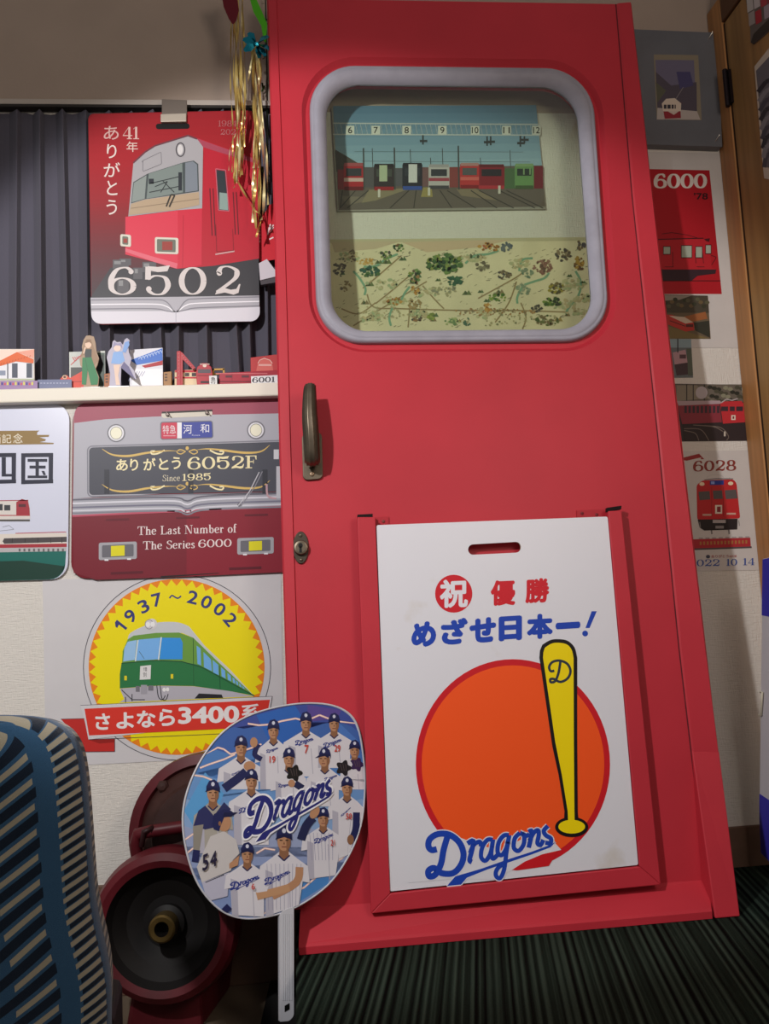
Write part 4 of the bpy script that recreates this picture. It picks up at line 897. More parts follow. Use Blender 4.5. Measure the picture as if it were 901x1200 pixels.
A.build('print', o)
o, A = plate('headmark_plate', [(85.5, 475), (353, 466), (355, 667), (83.5, 679)], 20, '7a1a28', 'maroon and silver train front plate reading 6052F under the shelf', 'plate')
A.z(0, 460, 2.65)
A.poly(rpoly([(230, 34), (938, 12), (940, 60), (870, 68), (650, 70), (420, 80), (232, 96)], [42, 40, 0, 0, 0, 0, 0]), 'a04a5e', 1)
A.poly([(232, 96), (330, 84), (480, 76), (650, 70), (870, 66), (940, 60), (940, 290), (228, 330)], 'b2b2bc', 2)
A.line(rpoly([(273, 168), (938, 148), (940, 310), (274, 324)], 14) + [(273, 182)], 4, '83838e', 3)
A.poly(rpoly([(278, 172), (936, 152), (936, 306), (278, 319)], 12), '4b4d58', 4)
for x in (325, 585, 815): A.rect(x, 240, x + 16, 315, '33353f', 5)
A.poly([(228, 330), (560, 320), (940, 308), (940, 352), (226, 384)], 'a6a7b2', 3)
for y, c in ((334, '6a6a76'), (345, 'dcdce6'), (358, '77778a'), (368, 'd2d2dc'), (376, '83838f')): A.line([(227, y), (520, y - 8), (575, y + 2), (590, y + 2), (650, y - 12), (940, y - 22)], 5, c, 4, True)
A.line([(226, 384), (940, 352)], 6, 'c0546a', 4)
A.poly([(226, 387), (580, 372), (580, 572), (300, 582), (230, 560)], '7a1c2c', 3); A.poly([(580, 372), (940, 355), (940, 555), (580, 572)], '8a1e30', 3)
for x, y in ((362, 127), (795, 118)): A.ring(x, y, 28, 28, 4, '77777f', 4); A.ell(x, y, 24, 24, 'e8e8ee', 4); A.ell(x, y, 18, 19, 'f2f0d8', 5); A.ring(x, y, 19, 20, 2, '9a9a92', 6)
A.poly(rpoly([(498, 92), (661, 88), (663, 143), (499, 148)], 8), '70707c', 4); A.poly(rpoly([(502, 95), (552, 94), (552, 144), (502, 145)], 5), 'cc3550', 5); A.rect(551, 94, 565, 143.5, 'eeeef4', 6); A.poly(rpoly([(565, 94), (658, 91), (660, 140), (565, 143)], [0, 5, 5, 0]), '3c48a0', 5)
A.text('特急', (506, 103, 547, 130, -1), 'eedde2', 7, .004); A.rect(508, 134, 546, 137, 'e0a0aa', 7); A.text('河', (570, 101, 597, 129), 'eeeef6', 7, .004); A.text('和', (623, 99, 650, 126), 'eeeef6', 7, .004); A.text('Kowa', (597, 131, 622, 136), 'c8cce8', 7, .005)
GD, GD2 = 'd9b868', 'f4e8b8'
for ch, q in zip('ありがとう', ((362, 208, 398, 244), (405, 207, 430, 244), (446, 204, 484, 243), (494, 205, 524, 241), (534, 201, 562, 239))): A.text(ch, q, GD2, 6, .02)
A.serif('6052F', (582, 202, 798, 240, -5), GD2, 6, .2, .06, .05); A.serif('Since', (505, 257, 560, 276, -1), 'e6dcc0', 6, .12, .05); A.serif('1985', (566, 254, 656, 275, -3), GD2, 6, .2, .07, .08)
def flour(y):
    A.line([(318, y - 8), (350, y + 10), (400, y + 14), (460, y + 4), (520, y - 2), (570, y)], lambda t, d: 1 + 6 * math.sin(PI * min(1, t * 1.1)) , GD, 5, True); A.line([(838, y - 20), (810, y), (760, y + 4), (690, y - 4), (640, y - 8), (595, y - 2)], lambda t, d: 1 + 6 * math.sin(PI * min(1, t * 1.1)), GD, 5, True)
    for s_ in (-1, 1):
        A.line([(582 + s_ * 5, y), (582 + s_ * 22, y - 6), (582 + s_ * 32, y + 2), (582 + s_ * 20, y + 8), (582 + s_ * 5, y)], 3, GD, 5, True)
        A.line([(582 + s_ * 70, y - 4), (582 + s_ * 90, y + 6), (582 + s_ * 108, y + 8), (582 + s_ * 112, y), (582 + s_ * 100, y - 1)], 5, GD2, 5, True)
    A.ell(582, y - 10, 5, 6, GD, 5)
flour(184); flour(294)
A.line([(740, 352), (775, 308), (805, 248)], 3, 'c8c8d0', 6); A.line([(748, 354), (790, 296), (815, 246)], 3, '8c8c96', 6); A.poly([(736, 348), (746, 340), (752, 352), (742, 356)], '70707a', 6)
A.rect(850, 178, 866, 208, 'd4d4da', 6); A.rect(858, 230, 872, 330, 'c6c6ce', 6); A.line([(828, 285), (832, 322), (858, 330)], 6, 'c6a0a8', 6, True)
A.serif('The Last Number of', (428, 417, 735, 443, -8), 'ecdcdc', 6, .17, .05, .06); A.serif('The Series', (445, 463, 606, 488, -5), 'ecdcdc', 6, .17, .05, .06); A.serif('6000', (616, 458, 720, 482, -3), 'ecdcdc', 6, .2, .06, .05)
def tl(x0, y0, x1, y1):
    A.poly(rpoly([(x0, y0), (x1, y0 - 4), (x1, y1 - 4), (x0, y1)], 6), 'a9a9b0', 5); A.poly(rpoly([(x0 + 10, y0 + 8), (x1 - 10, y0 + 4), (x1 - 10, y1 - 12), (x0 + 10, y1 - 8)], 4), '6c6c74', 6)
    A.rect(x0 + (x1 - x0) * .32, y0 + 10, x0 + (x1 - x0) * .68, y1 - 12, 'e4dc20', 7, -2); A.rect(x0 + 18, y1 - 3, x0 + 30, y1 + 2, 'e8e8ee', 7); A.rect(x1 - 30, y1 - 6, x1 - 18, y1 - 1, 'e8e8ee', 7)
tl(308, 467, 426, 521); tl(737, 453, 850, 504)
for x, y in ((330, 396), (548, 390), (760, 382)): A.line([(x, y), (x + 72, y - 2)], 6, '651626', 5)
for x, y in ((345, 562), (712, 548)): A.line([(x, y), (x + 100, y - 4)], 8, '5e1424', 5)
A.poly([(500, 575), (680, 562), (680, 560), (500, 570)], '2a1a1c', 5)
A.build('print', o)
mb = MB(); mb.slab(PW, rpoly([(189, 484), (249, 481.5), (249, 488), (190, 490.5)], 3), .0031, .0037, M('d8d2c4')); mb.slab(PW, [(190, 483), (249, 480.5), (249, 482.5), (190, 485)], .0031, .0042, M('2a2220')); 
for x, y in ((197, 486.5), (243, 484.5)):
    c = PW.at(x, y, .005); mb.lathe(c, PW.n, [(.004, -.002), (.004, .001), (.0025, .002), (0, .0022)], M('6a5f5a', metal=.6, rough=.4), 10); mb.tube([PW.at(x - 2, y - 3, .006), PW.at(x + 4, y + 3, .006)], .0012, M('8a807a', metal=.6, rough=.4), 6)
mb.build('hanging_slot', o, label='slot with two small metal hooks')

# ================================================================ yellow sun poster (paper)
PP = Surf((0, YWL - .0002, 0), (0, -1, 0))
mb = MB(); mb.slab(PP, [(50, 680), (329, 667), (333, 884), (54, 899)], 0, .0008, M('d3d1d4', rough=.6, noise=.03, scale=14)); o = mb.build('poster', label='white paper poster with a yellow disc and green train, under the maroon plate', cat='poster')
A = Art(PP, .0009)
A.ring(207.5, 782, 110, 109, .8, '3a3a48', 1, n=80); A.ell(207, 781.5, 103, 103, 'f08a1c', 1, 72)
n = 52; A.poly([(207 + (102.5 if k % 2 else 95) * math.cos(PI * k / n), 781.5 + (102.5 if k % 2 else 95) * math.sin(PI * k / n)) for k in range(2 * n)], 'f4e40c', 2)
NVY = '3a3f7c'
def glyph(ch, x, y, w, h, ang):
    v, f = text_mesh(ch, .02); a = math.radians(ang); P = []
    if ch == '1': v = np.array([(.5, 1), (1, 1), (1, 0), (.58, 0), (.58, .66), (0, .6), (0, .76)] * 8); f = [list(range(7))]
    for u, t in v:
        dx, dy = (u - .5) * w, (.5 - t) * h; A.n = (len(P) // (len(v) // 8)) * .3; P.append(A.w((x + dx * math.cos(a) - dy * math.sin(a), y + dx * math.sin(a) + dy * math.cos(a)), 3))
    i = len(A.mb.v); A.mb.v += [tuple(p) for p in P]; k = A.mb.mi(M(NVY))
    A.n = 0
    for q in f: A.mb.f.append([i + b for b in q]); A.mb.fm.append(k); A.mb.sm.append(False)
for ch, x, y, w, h, an in (('1', 141, 734, 7.5, 15.5, -52), ('9', 153, 722, 11.5, 15.5, -40), ('3', 168.5, 710.5, 11.5, 15.5, -27), ('7', 184, 703, 11.5, 15.5, -14), ('2', 226, 700, 12, 15.5, 14), ('0', 242, 705.5, 12, 15.5, 27), ('0', 257.5, 714, 12, 15.5, 38), ('2', 270, 726, 12, 15.5, 50)): glyph(ch, x, y, w, h, an)
A.z(95, 680, 7.508); A.line([(778, 158), (800, 134), (830, 150), (855, 158), (880, 138)], 13, NVY, 3, True)
A.z(40, 660, 3.003)
A.poly(crom([(330, 265), (340, 245), (385, 222), (440, 208), (505, 208), (545, 222)], 4) + [(600, 290), (690, 375), (775, 468), (700, 440), (560, 262), (520, 245), (330, 268)], 'ccd0d4', 3)
A.poly([(330, 268), (350, 255), (430, 245), (510, 244), (560, 262), (640, 340), (775, 468), (640, 420), (560, 378), (520, 345), (430, 340), (310, 352), (312, 310)], '6fa046', 4)
A.poly([(308, 352), (430, 342), (520, 346), (580, 358), (680, 410), (775, 466), (690, 450), (560, 432), (440, 430), (302, 440), (302, 390)], '2f7a48', 5); A.line([(308, 352), (430, 342), (520, 346), (590, 366), (775, 466)], 3, '1c4c34', 6)
A.poly([(330, 276), (362, 270), (355, 340), (314, 346), (318, 300)], '9cc8f0', 6); A.poly([(368, 269), (445, 262), (437, 338), (360, 343)], '7cb8f4', 6); A.poly([(450, 262), (515, 263), (523, 280), (522, 338), (442, 338)], '3a98ea', 6)
A.line([(366, 270), (357, 345)], 4, 'e8f0f4', 7); A.line([(448, 260), (438, 340)], 4, 'e8f0f4', 7); A.line([(370, 310), (388, 336)], 2, '54707c', 7)
A.poly([(374, 362), (412, 358), (410, 408), (372, 410)], 'e4e4e4', 7); A.text('惜', (385, 366, 398, 380), '3a3a40', 8); A.text('別', (384, 384, 396, 400), '3a3a40', 8)
for x, y in ((318, 396), (481, 390)): A.rect(x, y, x + 9, y + 16, 'e8d82a', 7)
A.ell(405, 215, 15, 17, 'd6d4da', 6); A.ell(415, 214, 18, 19, 'd8d6da', 5); A.ring(405, 215, 15, 17, 2, '8c8a92', 7); A.ell(401, 216, 8, 9, 'f2f2f2', 8); A.ell(418, 215, 8, 9, 'f2f2f2', 8)
A.poly([(302, 441), (440, 431), (560, 433), (690, 450), (775, 468), (300, 490), (318, 478)], 'b8b6c0', 4); A.poly([(565, 476), (580, 458), (660, 462), (665, 474)], '26262c', 6)
A.rect(358, 432, 372, 452, '7a7880', 6); A.rect(376, 428, 398, 460, 'a4a2ac', 6); A.rect(402, 430, 420, 448, '7a7880', 6)
for P in ([(308, 445), (345, 480), (390, 480)], [(322, 470), (322, 490)], [(345, 460), (345, 486)]): A.line(P, 3, '33323a', 6)
A.line([(432, 430), (438, 470), (452, 480), (462, 465)], 3, '33323a', 6, True); A.line([(444, 430), (450, 475), (464, 480), (472, 460)], 3, '33323a', 6, True); A.ell(458, 445, 6, 7, 'f0f0f0', 7); A.ell(470, 444, 6, 7, 'f0f0f0', 7)
for q in ([(572, 290), (586, 300), (588, 360), (575, 354)], [(596, 312), (622, 338), (626, 380), (598, 366)], [(628, 340), (648, 358), (650, 394), (630, 384)], [(658, 366), (672, 378), (674, 406), (660, 398)], [(680, 386), (692, 396), (694, 416), (682, 410)], [(698, 402), (706, 408), (708, 424), (700, 420)], [(710, 412), (717, 418), (719, 430), (712, 427)], [(721, 422), (728, 428), (730, 437), (723, 433)], [(732, 431), (739, 437), (741, 443), (734, 440)]): A.poly(q, '74b4ee', 6)
A.line([(560, 265), (562, 430)], 2, '2a5c38', 6); A.line([(652, 360), (655, 442)], 2, '1c4c34', 6)
A.poly([(164, 500), (838, 468), (826, 545), (192, 620), (180, 560)], 'd8d6da', 7)
A.line([(164, 500), (838, 468), (822, 560)], 1.6, '3a3a44', 8); A.poly([(178, 512), (830, 480), (812, 575), (194, 606)], 'dd3a2e', 8); A.line([(193, 620), (700, 598)], 1.6, '3a3a44', 8)
A.poly([(95, 548), (182, 546), (196, 620), (282, 618), (284, 662), (105, 664), (146, 606)], 'c4302c', 6); A.line([(95, 548), (178, 546)], 1.6, '3a3a44', 7); A.line([(284, 618), (284, 662), (105, 664)], 1.6, '3a3a44', 7); A.poly([(190, 620), (284, 618), (284, 630), (230, 634)], '9a2420', 7)
for ch, q in zip('さよなら', ((216, 528, 268, 586), (290, 524, 352, 582), (362, 518, 428, 578), (440, 512, 496, 572))): A.text(ch, q, 'eeeaea', 9, .03)
A.text('3400', (507, 506, 722, 566, -6), 'eeeaea', 9, .035); A.text('系', (728, 496, 796, 556, -2), 'eeeaea', 9, .02)
A.build('print', o)

# ================================================================ things hanging near the train door's left edge
GOLD = M('d0b468', rough=.3, metal=.55, spec=.8); GOLD2 = M('e4d6a0', rough=.3, metal=.5, spec=.8)
gr = empty('tinsel_bunch', depth_at(290, 10, -.075), 'bunch of gold foil tinsel strips hanging left of the train door', 'tinsel')
rz = random.Random(11)
def ribbon(pts, w, m, par, nm, tw=3.0, Y=-.08):
    b = MB(); P = crom(pts, 6); rows = []; ph = rz.uniform(0, 6)
    for i, p in enumerate(P):
        t = i / len(P); a = ph + tw * t * PI; c = depth_at(p[0], p[1], Y + .010 * math.sin(t * 7 + ph)); 
        dx = np.array([math.cos(a) * w / 2, math.sin(a) * w / 2, 0]); rows.append([c - dx, c + dx])
    b.grid(rows, m, smooth=True); return b.build(nm, par)
for P, w, m in (([(272, -6), (276, 60), (277, 130), (276, 200), (274, 220)], .012, GOLD), ([(278, -6), (282, 70), (282, 140), (284, 185), (283, 205)], .010, GOLD), ([(274, -6), (278, 90), (281, 160), (279, 212)], .008, GOLD2), ([(296, 50), (298, 120), (303, 170), (304, 230), (302, 272)], .012, GOLD), ([(300, 50), (304, 130), (309, 190), (309, 240), (306, 258)], .010, GOLD2), ([(298, 50), (290, 100), (284, 140)], .006, GOLD2), ([(276, 208), (286, 226), (298, 246), (306, 254), (300, 278)], .007, GOLD), ([(303, 60), (307, 140), (312, 180), (314, 240)], .008, GOLD2), ([(280, 150), (270, 172), (268, 200)], .003, GOLD2), ([(299, 150), (297, 210), (300, 268)], .008, GOLD), ([(284, -6), (286, 50), (287, 110), (286, 172)], .006, GOLD)):
    ribbon(P, w * .62, m, gr, 'strip', Y=-.078)
for k in range(14):
    x = rz.uniform(271, 285) if k % 2 else rz.uniform(296, 311); y1 = rz.uniform(150, 215) if k % 2 else rz.uniform(190, 268)
    ribbon([(x, -6 if k % 2 else 52), (x + rz.uniform(-3, 3), y1 * .45), (x + rz.uniform(-4, 5), y1 * .75), (x + rz.uniform(-4, 5), y1)], rz.uniform(.0025, .0055), (GOLD, GOLD2)[k % 3 == 0], gr, 'strip', tw=5, Y=-.078 + rz.uniform(-.006, .004))
FG = bpy.data.materials
tb = empty('foil_bow', depth_at(302, 55, -.095), 'teal metallic foil bow tied among the gold tinsel', 'bow')
TEAL = M('1f7f96', rough=.18, metal=.9)
for k, an in enumerate((200, 235, 150, 20, 55, 80, 320)):
    a = math.radians(an); b = MB(); c = depth_at(301, 52, -.095); R_t = .03
    d = np.array([math.cos(a), 0, -math.sin(a)]); s_ = np.array([math.sin(a), 0, math.cos(a)])
    b.grid([[c, c + d * .003 + np.array([0, -.004, 0])], [c + d * R_t * .6 + s_ * .007, c + d * R_t * .6 - s_ * .007 + np.array([0, -.008, 0])], [c + d * R_t + s_ * .002, c + d * R_t - s_ * .004]], TEAL); b.build('loop', tb)
b = MB(); b.lathe(depth_at(301, 52, -.1), (0, -1, 0), [(.005, 0), (.004, .003), (0, .005)], M('36b4cc', rough=.2, metal=.8), 12); b.build('knot', tb)
b = MB(); GN = M('52b81e', rough=.3, metal=.2)
b.grid([[depth_at(292, -4, -.09), depth_at(299, -4, -.09)], [depth_at(297, 14, -.086), depth_at(308, 16, -.096)], [depth_at(306, 30, -.086), depth_at(313, 28, -.09)], [depth_at(309, 48, -.088), depth_at(311.5, 50, -.088)]], GN); b.build('foil_ribbon', label='bright green foil ribbon above the teal bow', cat='ribbon')
b = MB(); b.grid([[depth_at(260, -4, -.09), depth_at(278, -4, -.09)], [depth_at(262, 8, -.084), depth_at(280, 12, -.096)], [depth_at(268, 22, -.085), depth_at(277, 24, -.092)], [depth_at(272, 28, -.088), depth_at(274, 28, -.088)]], M('6e1c28', rough=.35, metal=.4)); b.build('foil_ribbon', label='dark red foil leaf at the top of the gold tinsel', cat='ribbon')
b = MB()
rz = random.Random(5)
for k in range(26):
    c = depth_at(rz.uniform(309, 318), rz.uniform(-6, 215), -.016 + rz.uniform(-.004, .004)); d = np.array([rz.uniform(-.006, .006), rz.uniform(-.003, .003), rz.uniform(-.012, .004)]); s_ = np.array([.004, .002, .001])
    c = c + np.array([-.006, 0, 0]); b.face([c, c + s_, c + s_ + d, c + d], M(('5f8a4a', '203018', '8a9a86')[k % 3], rough=.25, metal=.7))
b.tube([depth_at(311, -6, -.018), depth_at(313, 100, -.018), depth_at(314, 225, -.018)], .0015, M('20281c'), 6)
b.build('tinsel_garland', label='dark green glittering tinsel garland against the left edge of the train door', cat='tinsel')
S = Surf((0, -.030, 0), (0, -1, 0)); b = MB(); b.slab(S, [(303, 262), (316, 240), (330, 236), (332, 303), (304, 307)], 0, .001, M('d01e30', rough=.45)); o = b.build('pennant', label='bright red paper with white strokes between the 6502 poster and train door', cat='paper')
A = Art(S, .0011).z(200, 130, 5.715); A.line([(668, 760), (655, 800), (650, 830)], 9, 'f0dede', 1); A.line([(655, 800), (690, 765)], 9, 'f0dede', 1); A.line([(660, 862), (688, 848)], 9, 'f0dede', 1); A.line([(690, 780), (665, 815)], 6, 'f0dede', 1)
for k in range(5): A.rect(592, 780 + k * 22, 600, 794 + k * 22, 'f0dede', 1)
A.build('print', o)
S = Surf((0, -.038, 0), (0, -1, 0)); b = MB(); b.slab(S, [(303.5, 311), (313, 306), (322, 318), (330, 322), (330, 325), (305, 331)], 0, .012, M('d2ccd4', rough=.5)); b.slab(S, [(305, 331), (330, 325), (330, 332), (306, 336)], 0, .010, M('4a444a')); b.build('white_box', label='small white box corner below the bright red paper, beside the door', cat='box', bevel=.0008)

# ================================================================ photo and map seen through the door window
WS = Surf((0, -.0002, 0), (0, -1, 0))
mb = MB(); mb.slab(WS, [(388, 128), (627.5, 126), (638.5, 246.5), (395, 249)], 0, .006, M('9a968e')); o = mb.build('framed_photo', label='photo of nine trains in a yard, seen through the upper door window', cat='picture')
A = Art(WS, .0061).z(390, 120, 3.604)
A.grad([(0, 22), (855, 18), (880, 275), (15, 290)], '5f84a4', '9dbccf', 8, 1); A.poly([(15, 288), (880, 272), (893, 445), (24, 460)], '6c635c', 2)
A.poly([(8, 205), (60, 235), (150, 290), (14, 300)], '4c4844', 3)
for l in ([(0, 95), (870, 100)], [(0, 142), (870, 145)]): A.line(l, 5, 'c6cdd0', 4)
for k in range(40): A.line([(10 + k * 21, 97), (20 + k * 21, 143)], 2, 'b4bec4', 4); A.line([(20 + k * 21, 97), (10 + k * 21, 143)], 1.5, '8f9aa0', 4)
for t_, x in zip(('6', '7', '8', '9', '10', '11', '12'), (72, 180, 310, 460, 598, 730, 856)):
    w = 18; A.rect(x - w, 106, x + w, 143, 'dedfd8', 5); ww = 9 if len(t_) == 1 else 14; A.text(t_, (x - ww, 111, x + ww, 138), '2c2c2c', 6, .01)
for x, y, h in ((375, 145, 40), (645, 150, 40), (660, 150, 38), (785, 148, 46), (802, 150, 30)): A.rect(x, y, x + 7, y + h, '3a4044', 5); A.rect(x - 10, y + h - 20, x + 22, y + h - 10, '3a4044', 5)
for x, t_ in ((128, 200), (165, 200), (258, 198), (325, 205), (410, 240), (460, 200), (527, 190), (745, 208), (620, 240)): A.line([(x, t_), (x + 3, 375 if x in (128, 258, 527) else 290)], 6 if x in (128, 258, 527) else 3, '4a4e50', 7 if x in (128, 258, 527) else 4)
A.line([(90, 214), (800, 216)], 2, '6a7c88', 4); A.line([(120, 255), (830, 258)], 2, '6a7c88', 4)
def tiny(x0, x1, y0, y1, body, roof, win, skirt, stripe=None):
    w = x1 - x0
    A.poly(rpoly([(x0, y0), (x1, y0), (x1, y1), (x0, y1)], w * .12, 3), body, 5); A.rect(x0 + 3, y0, x1 - 3, y0 + (y1 - y0) * .12, roof, 6); A.rect(x0 + w * .12, y0 + (y1 - y0) * .2, x1 - w * .12, y0 + (y1 - y0) * .48, win, 6); A.rect(x0 + 2, y1 - (y1 - y0) * .14, x1 - 2, y1, skirt, 6)
    if stripe: A.rect(x0 + 1, y0 + (y1 - y0) * .55, x1 - 1, y0 + (y1 - y0) * .68, stripe, 6)
for s_ in ((20, 48, 290, 375, '8a3038'), (130, 175, 280, 365, '5c5a5e'), (255, 295, 285, 360, '5c5c64'), (372, 402, 280, 360, '7a5a5c'), (488, 540, 280, 365, '8c4444'), (720, 770, 285, 370, '50704c'), (845, 884, 275, 370, '7a2430')): A.rect(s_[0], s_[2], s_[1], s_[3], s_[4], 4)
tiny(45, 130, 262, 378, 'b02c34', 'a8545a', '3a3c44', '701c24', 'd8b8b4'); tiny(172, 258, 266, 378, '3a3236', '2a2428', '4c504c', 'a02830'); A.rect(195, 272, 228, 340, 'b8c4a8', 7); tiny(292, 376, 262, 376, '2c2e38', '24262e', '3a3e48', '3c58a8'); A.rect(318, 268, 354, 345, 'dcdce0', 7)
tiny(402, 490, 268, 372, 'c2bec0', 'a8a6aa', '3a3e46', '4a4a50', 'a84858'); tiny(535, 615, 262, 370, 'c23a3c', 'b88a88', '5a5c60', '8c2028', 'd86a64'); tiny(612, 722, 268, 372, '8c2430', '6a2028', '2c2830', 'b83440'); tiny(765, 845, 265, 372, '6f9c62', '86a878', '2c3a34', '48603c')
A.rect(800, 285, 806, 312, '86a878', 8); A.rect(826, 285, 832, 312, '86a878', 8)
for x0, x1 in ((40, -40), (95, 30), (150, 60), (320, 240), (350, 340), (450, 500), (480, 600), (580, 690), (615, 760), (700, 850), (730, 900)):
    xe = x1 + (x0 - x1) * .0; A.line([(x0, 378), (min(max(xe, 30), 884), 452)], 4, '3e3a38', 5)
A.poly([(150, 375), (330, 368), (180, 420), (120, 430)], '8f846c', 3); A.poly([(380, 365), (415, 365), (420, 405), (370, 405)], 'a0925c', 3); A.poly([(520, 372), (600, 370), (690, 420), (540, 400)], '8a7c68', 3); A.poly([(30, 400), (200, 410), (60, 440)], '7f7568', 3)
for x, y in ((194, 385), (404, 378), (700, 370)): A.rect(x - 5, y - 12, x + 5, y + 22, 'd8d4cc', 7)
A.build('print', o)
# map
mb = MB(); mb.slab(WS, [(372, 281), (712, 278), (722, 420), (374, 424)], 0, .001, M('e0d6b4', rough=.7, noise=.08, scale=12)); o = mb.build('map', label='illustrated railway map with green hills, seen through lower door window', cat='map')
A = Art(WS, .0011); rz = random.Random(21)
A.poly([(372, 281), (712, 278), (713, 282), (373, 285)], 'c4bc9c', 1); A.poly([(470, 284), (600, 281), (560, 290), (500, 296)], 'd0b89a', 1); A.poly([(388, 284), (470, 283), (440, 292), (392, 296)], 'c8b69a', 1)
def blob(x, y, rx, ry, cols, n, sz, L=4):
    for k in range(n):
        a = rz.uniform(0, 6.28); r = math.sqrt(rz.random()); cx, cy = x + rx * r * math.cos(a), y + ry * r * math.sin(a); s_ = sz * rz.uniform(.6, 1.3)
        A.poly([(cx + s_ * rz.uniform(.6, 1.2) * math.cos(b), cy + s_ * rz.uniform(.5, 1) * math.sin(b)) for b in (0, 1.05, 2.1, 3.14, 4.2, 5.2)], rz.choice(cols), L + (k % 4))
GR = ['4f7040', '3c5c34', '6d8a4c', '88944e', '2f4c34', '7a9458']; BRN = ['8a6a48', '6c5a48', 'a07a50', '54504c']; OR = ['b8823c', 'c89a50', '9c6a34']
for P in ([(414, 318), (421, 326), (428, 338), (427, 346)], [(426, 313), (440, 312), (452, 304), (466, 298)], [(480, 336), (474, 344), (470, 352)], [(460, 360), (456, 372), (458, 382)], [(545, 309), (556, 300), (572, 298), (584, 294)], [(608, 318), (612, 305), (624, 303)], [(614, 334), (626, 330), (638, 326), (643, 320)], [(674, 318), (680, 330), (678, 345), (668, 358), (662, 368)], [(612, 336), (606, 348), (606, 356)]): A.line(P, 2.6, '7fa98c', 3, True)
RD = 'a8a48c'
for P in ([(425, 338), (440, 326), (470, 300)], [(440, 356), (460, 340), (486, 318)], [(414, 382), (440, 366), (500, 330)], [(430, 345), (438, 360), (470, 362), (540, 364), (600, 364), (665, 366)], [(495, 335), (510, 352), (520, 362)], [(605, 330), (596, 355), (580, 378)], [(480, 362), (478, 384)], [(610, 355), (616, 372), (612, 386)], [(400, 362), (420, 368), (440, 355)], [(560, 350), (600, 328), (612, 320)]): A.line(P, 1.8, 'b09a72', 2, True); A.line(P, .6, '8a7a5c', 3, True)
blob(521, 309, 20, 11, GR, 120, 3); blob(434, 319, 11, 6, ['2f5a4c', '3c5c44', '4f7040'], 34, 2.4); blob(452, 299, 7, 5, BRN + GR, 22, 2); blob(468, 291, 7, 4, GR + BRN, 18, 2); blob(486, 324, 8, 8, BRN + GR, 34, 2.2); blob(533, 329, 9, 6, ['3f6c4c', '2f5a44'], 26, 2.6)
blob(568, 289, 7, 4, OR + ['b86a4c'], 24, 2); blob(578, 290, 6, 4, OR, 14, 2); blob(592, 290, 7, 5, ['54606c', '6c7478'], 20, 2.2); blob(565, 312, 8, 5, ['6c6450', '8a8468'], 22, 2.2); blob(590, 322, 9, 5, ['3c4448', '6a5c4a', '7a6c50'], 26, 2); blob(583, 349, 11, 5, ['6d8a3c', '88a04c', '4a6c38'], 26, 2); blob(636, 313, 11, 8, ['8a6458', '6a5448', '9a7468'], 40, 2.2); blob(618, 320, 6, 6, ['6c8470', '84947c'], 18, 2)
blob(659, 298, 9, 8, ['7a6c58', '54504c', '948468'], 34, 2.2); blob(680, 288, 5, 5, ['54545c', '7a6a54'], 16, 2); blob(678, 310, 6, 8, ['6a5040', '8a6c44', 'b8944c'], 30, 2.2); blob(652, 338, 10, 6, ['54503c', '7a6c48', 'a09440'], 32, 2.2); blob(648, 354, 11, 5, ['3c5c30', '6d8a3c', '2c3c2c'], 34, 2.2); blob(640, 376, 14, 6, ['4a5c34', '6a7444', '7a6c4c'], 36, 2.2); blob(630, 362, 8, 4, ['6a6458', '4a4844'], 16, 1.8); blob(612, 340, 8, 6, ['84947c', '9aa48a'], 20, 2)
blob(398, 312, 7, 12, ['54504c', '6a6458', '7a6c60'], 34, 2); blob(413, 300, 4, 9, ['6c5c48', '84745c'], 20, 1.6); blob(405, 336, 8, 6, ['7a6c60', '94845c'], 14, 1.8); blob(462, 353, 8, 5, OR + ['94945c'], 24, 2); blob(487, 340, 6, 5, OR, 16, 1.8); blob(486, 357, 8, 6, ['b09468', '9a8458'], 26, 2); blob(520, 340, 14, 8, ['a8a47c', '94947c', 'b0a884'], 30, 2); blob(488, 372, 6, 5, BRN, 18, 1.8); blob(505, 372, 5, 4, ['94a450', '7a8a44'], 12, 1.8); blob(530, 378, 9, 5, ['a8b47c', '6d8a5c'], 18, 2.2); blob(572, 361, 6, 5, OR, 18, 1.8); blob(547, 377, 4, 5, ['4a6c58'], 8, 2); blob(430, 307, 12, 4, ['c89a50', 'd0ac68'], 18, 1.8); blob(570, 366, 60, 4, ['b08a58', 'a07a50', '8a7a5c'], 60, 1.4); blob(460, 366, 50, 8, ['a8a07c', 'b4a880'], 40, 1.5); blob(600, 375, 60, 8, ['b4ac84', 'a8a07c', '8c8c6c'], 50, 1.5)
for k in range(16):
    x, y = rz.uniform(395, 700), rz.uniform(296, 382); blob(x, y, rz.uniform(8, 20), rz.uniform(3, 7), ['c2bd94', 'b4b68c', 'c4b48c', 'a9b48c', 'bcae88'], 26, 2.4, 2)
for k in range(26):
    x, y = rz.uniform(395, 700), rz.uniform(296, 382); h = rz.uniform(3, 6); c_ = rz.choice(('6a7a4c', '8a7a58', '7a6a54', '5c7450', 'a08c54'))
    A.poly([(x - h, y), (x - h * .3, y - h * .9), (x + h * .1, y - h * .5), (x + h * .4, y - h), (x + h, y)], c_, 3); A.poly([(x - h * .3, y - h * .9), (x + h * .1, y - h * .5), (x, y), (x - h * .5, y)], '4c5a3c', 4)
for k in range(260):
    x, y = rz.uniform(392, 700), rz.uniform(292, 384); A.line([(x, y), (x + rz.uniform(1.5, 5), y - rz.uniform(.3, 2.5))], .6, rz.choice(('6c6858', '84806c', '9a9478')), 3)
A.build('print', o)

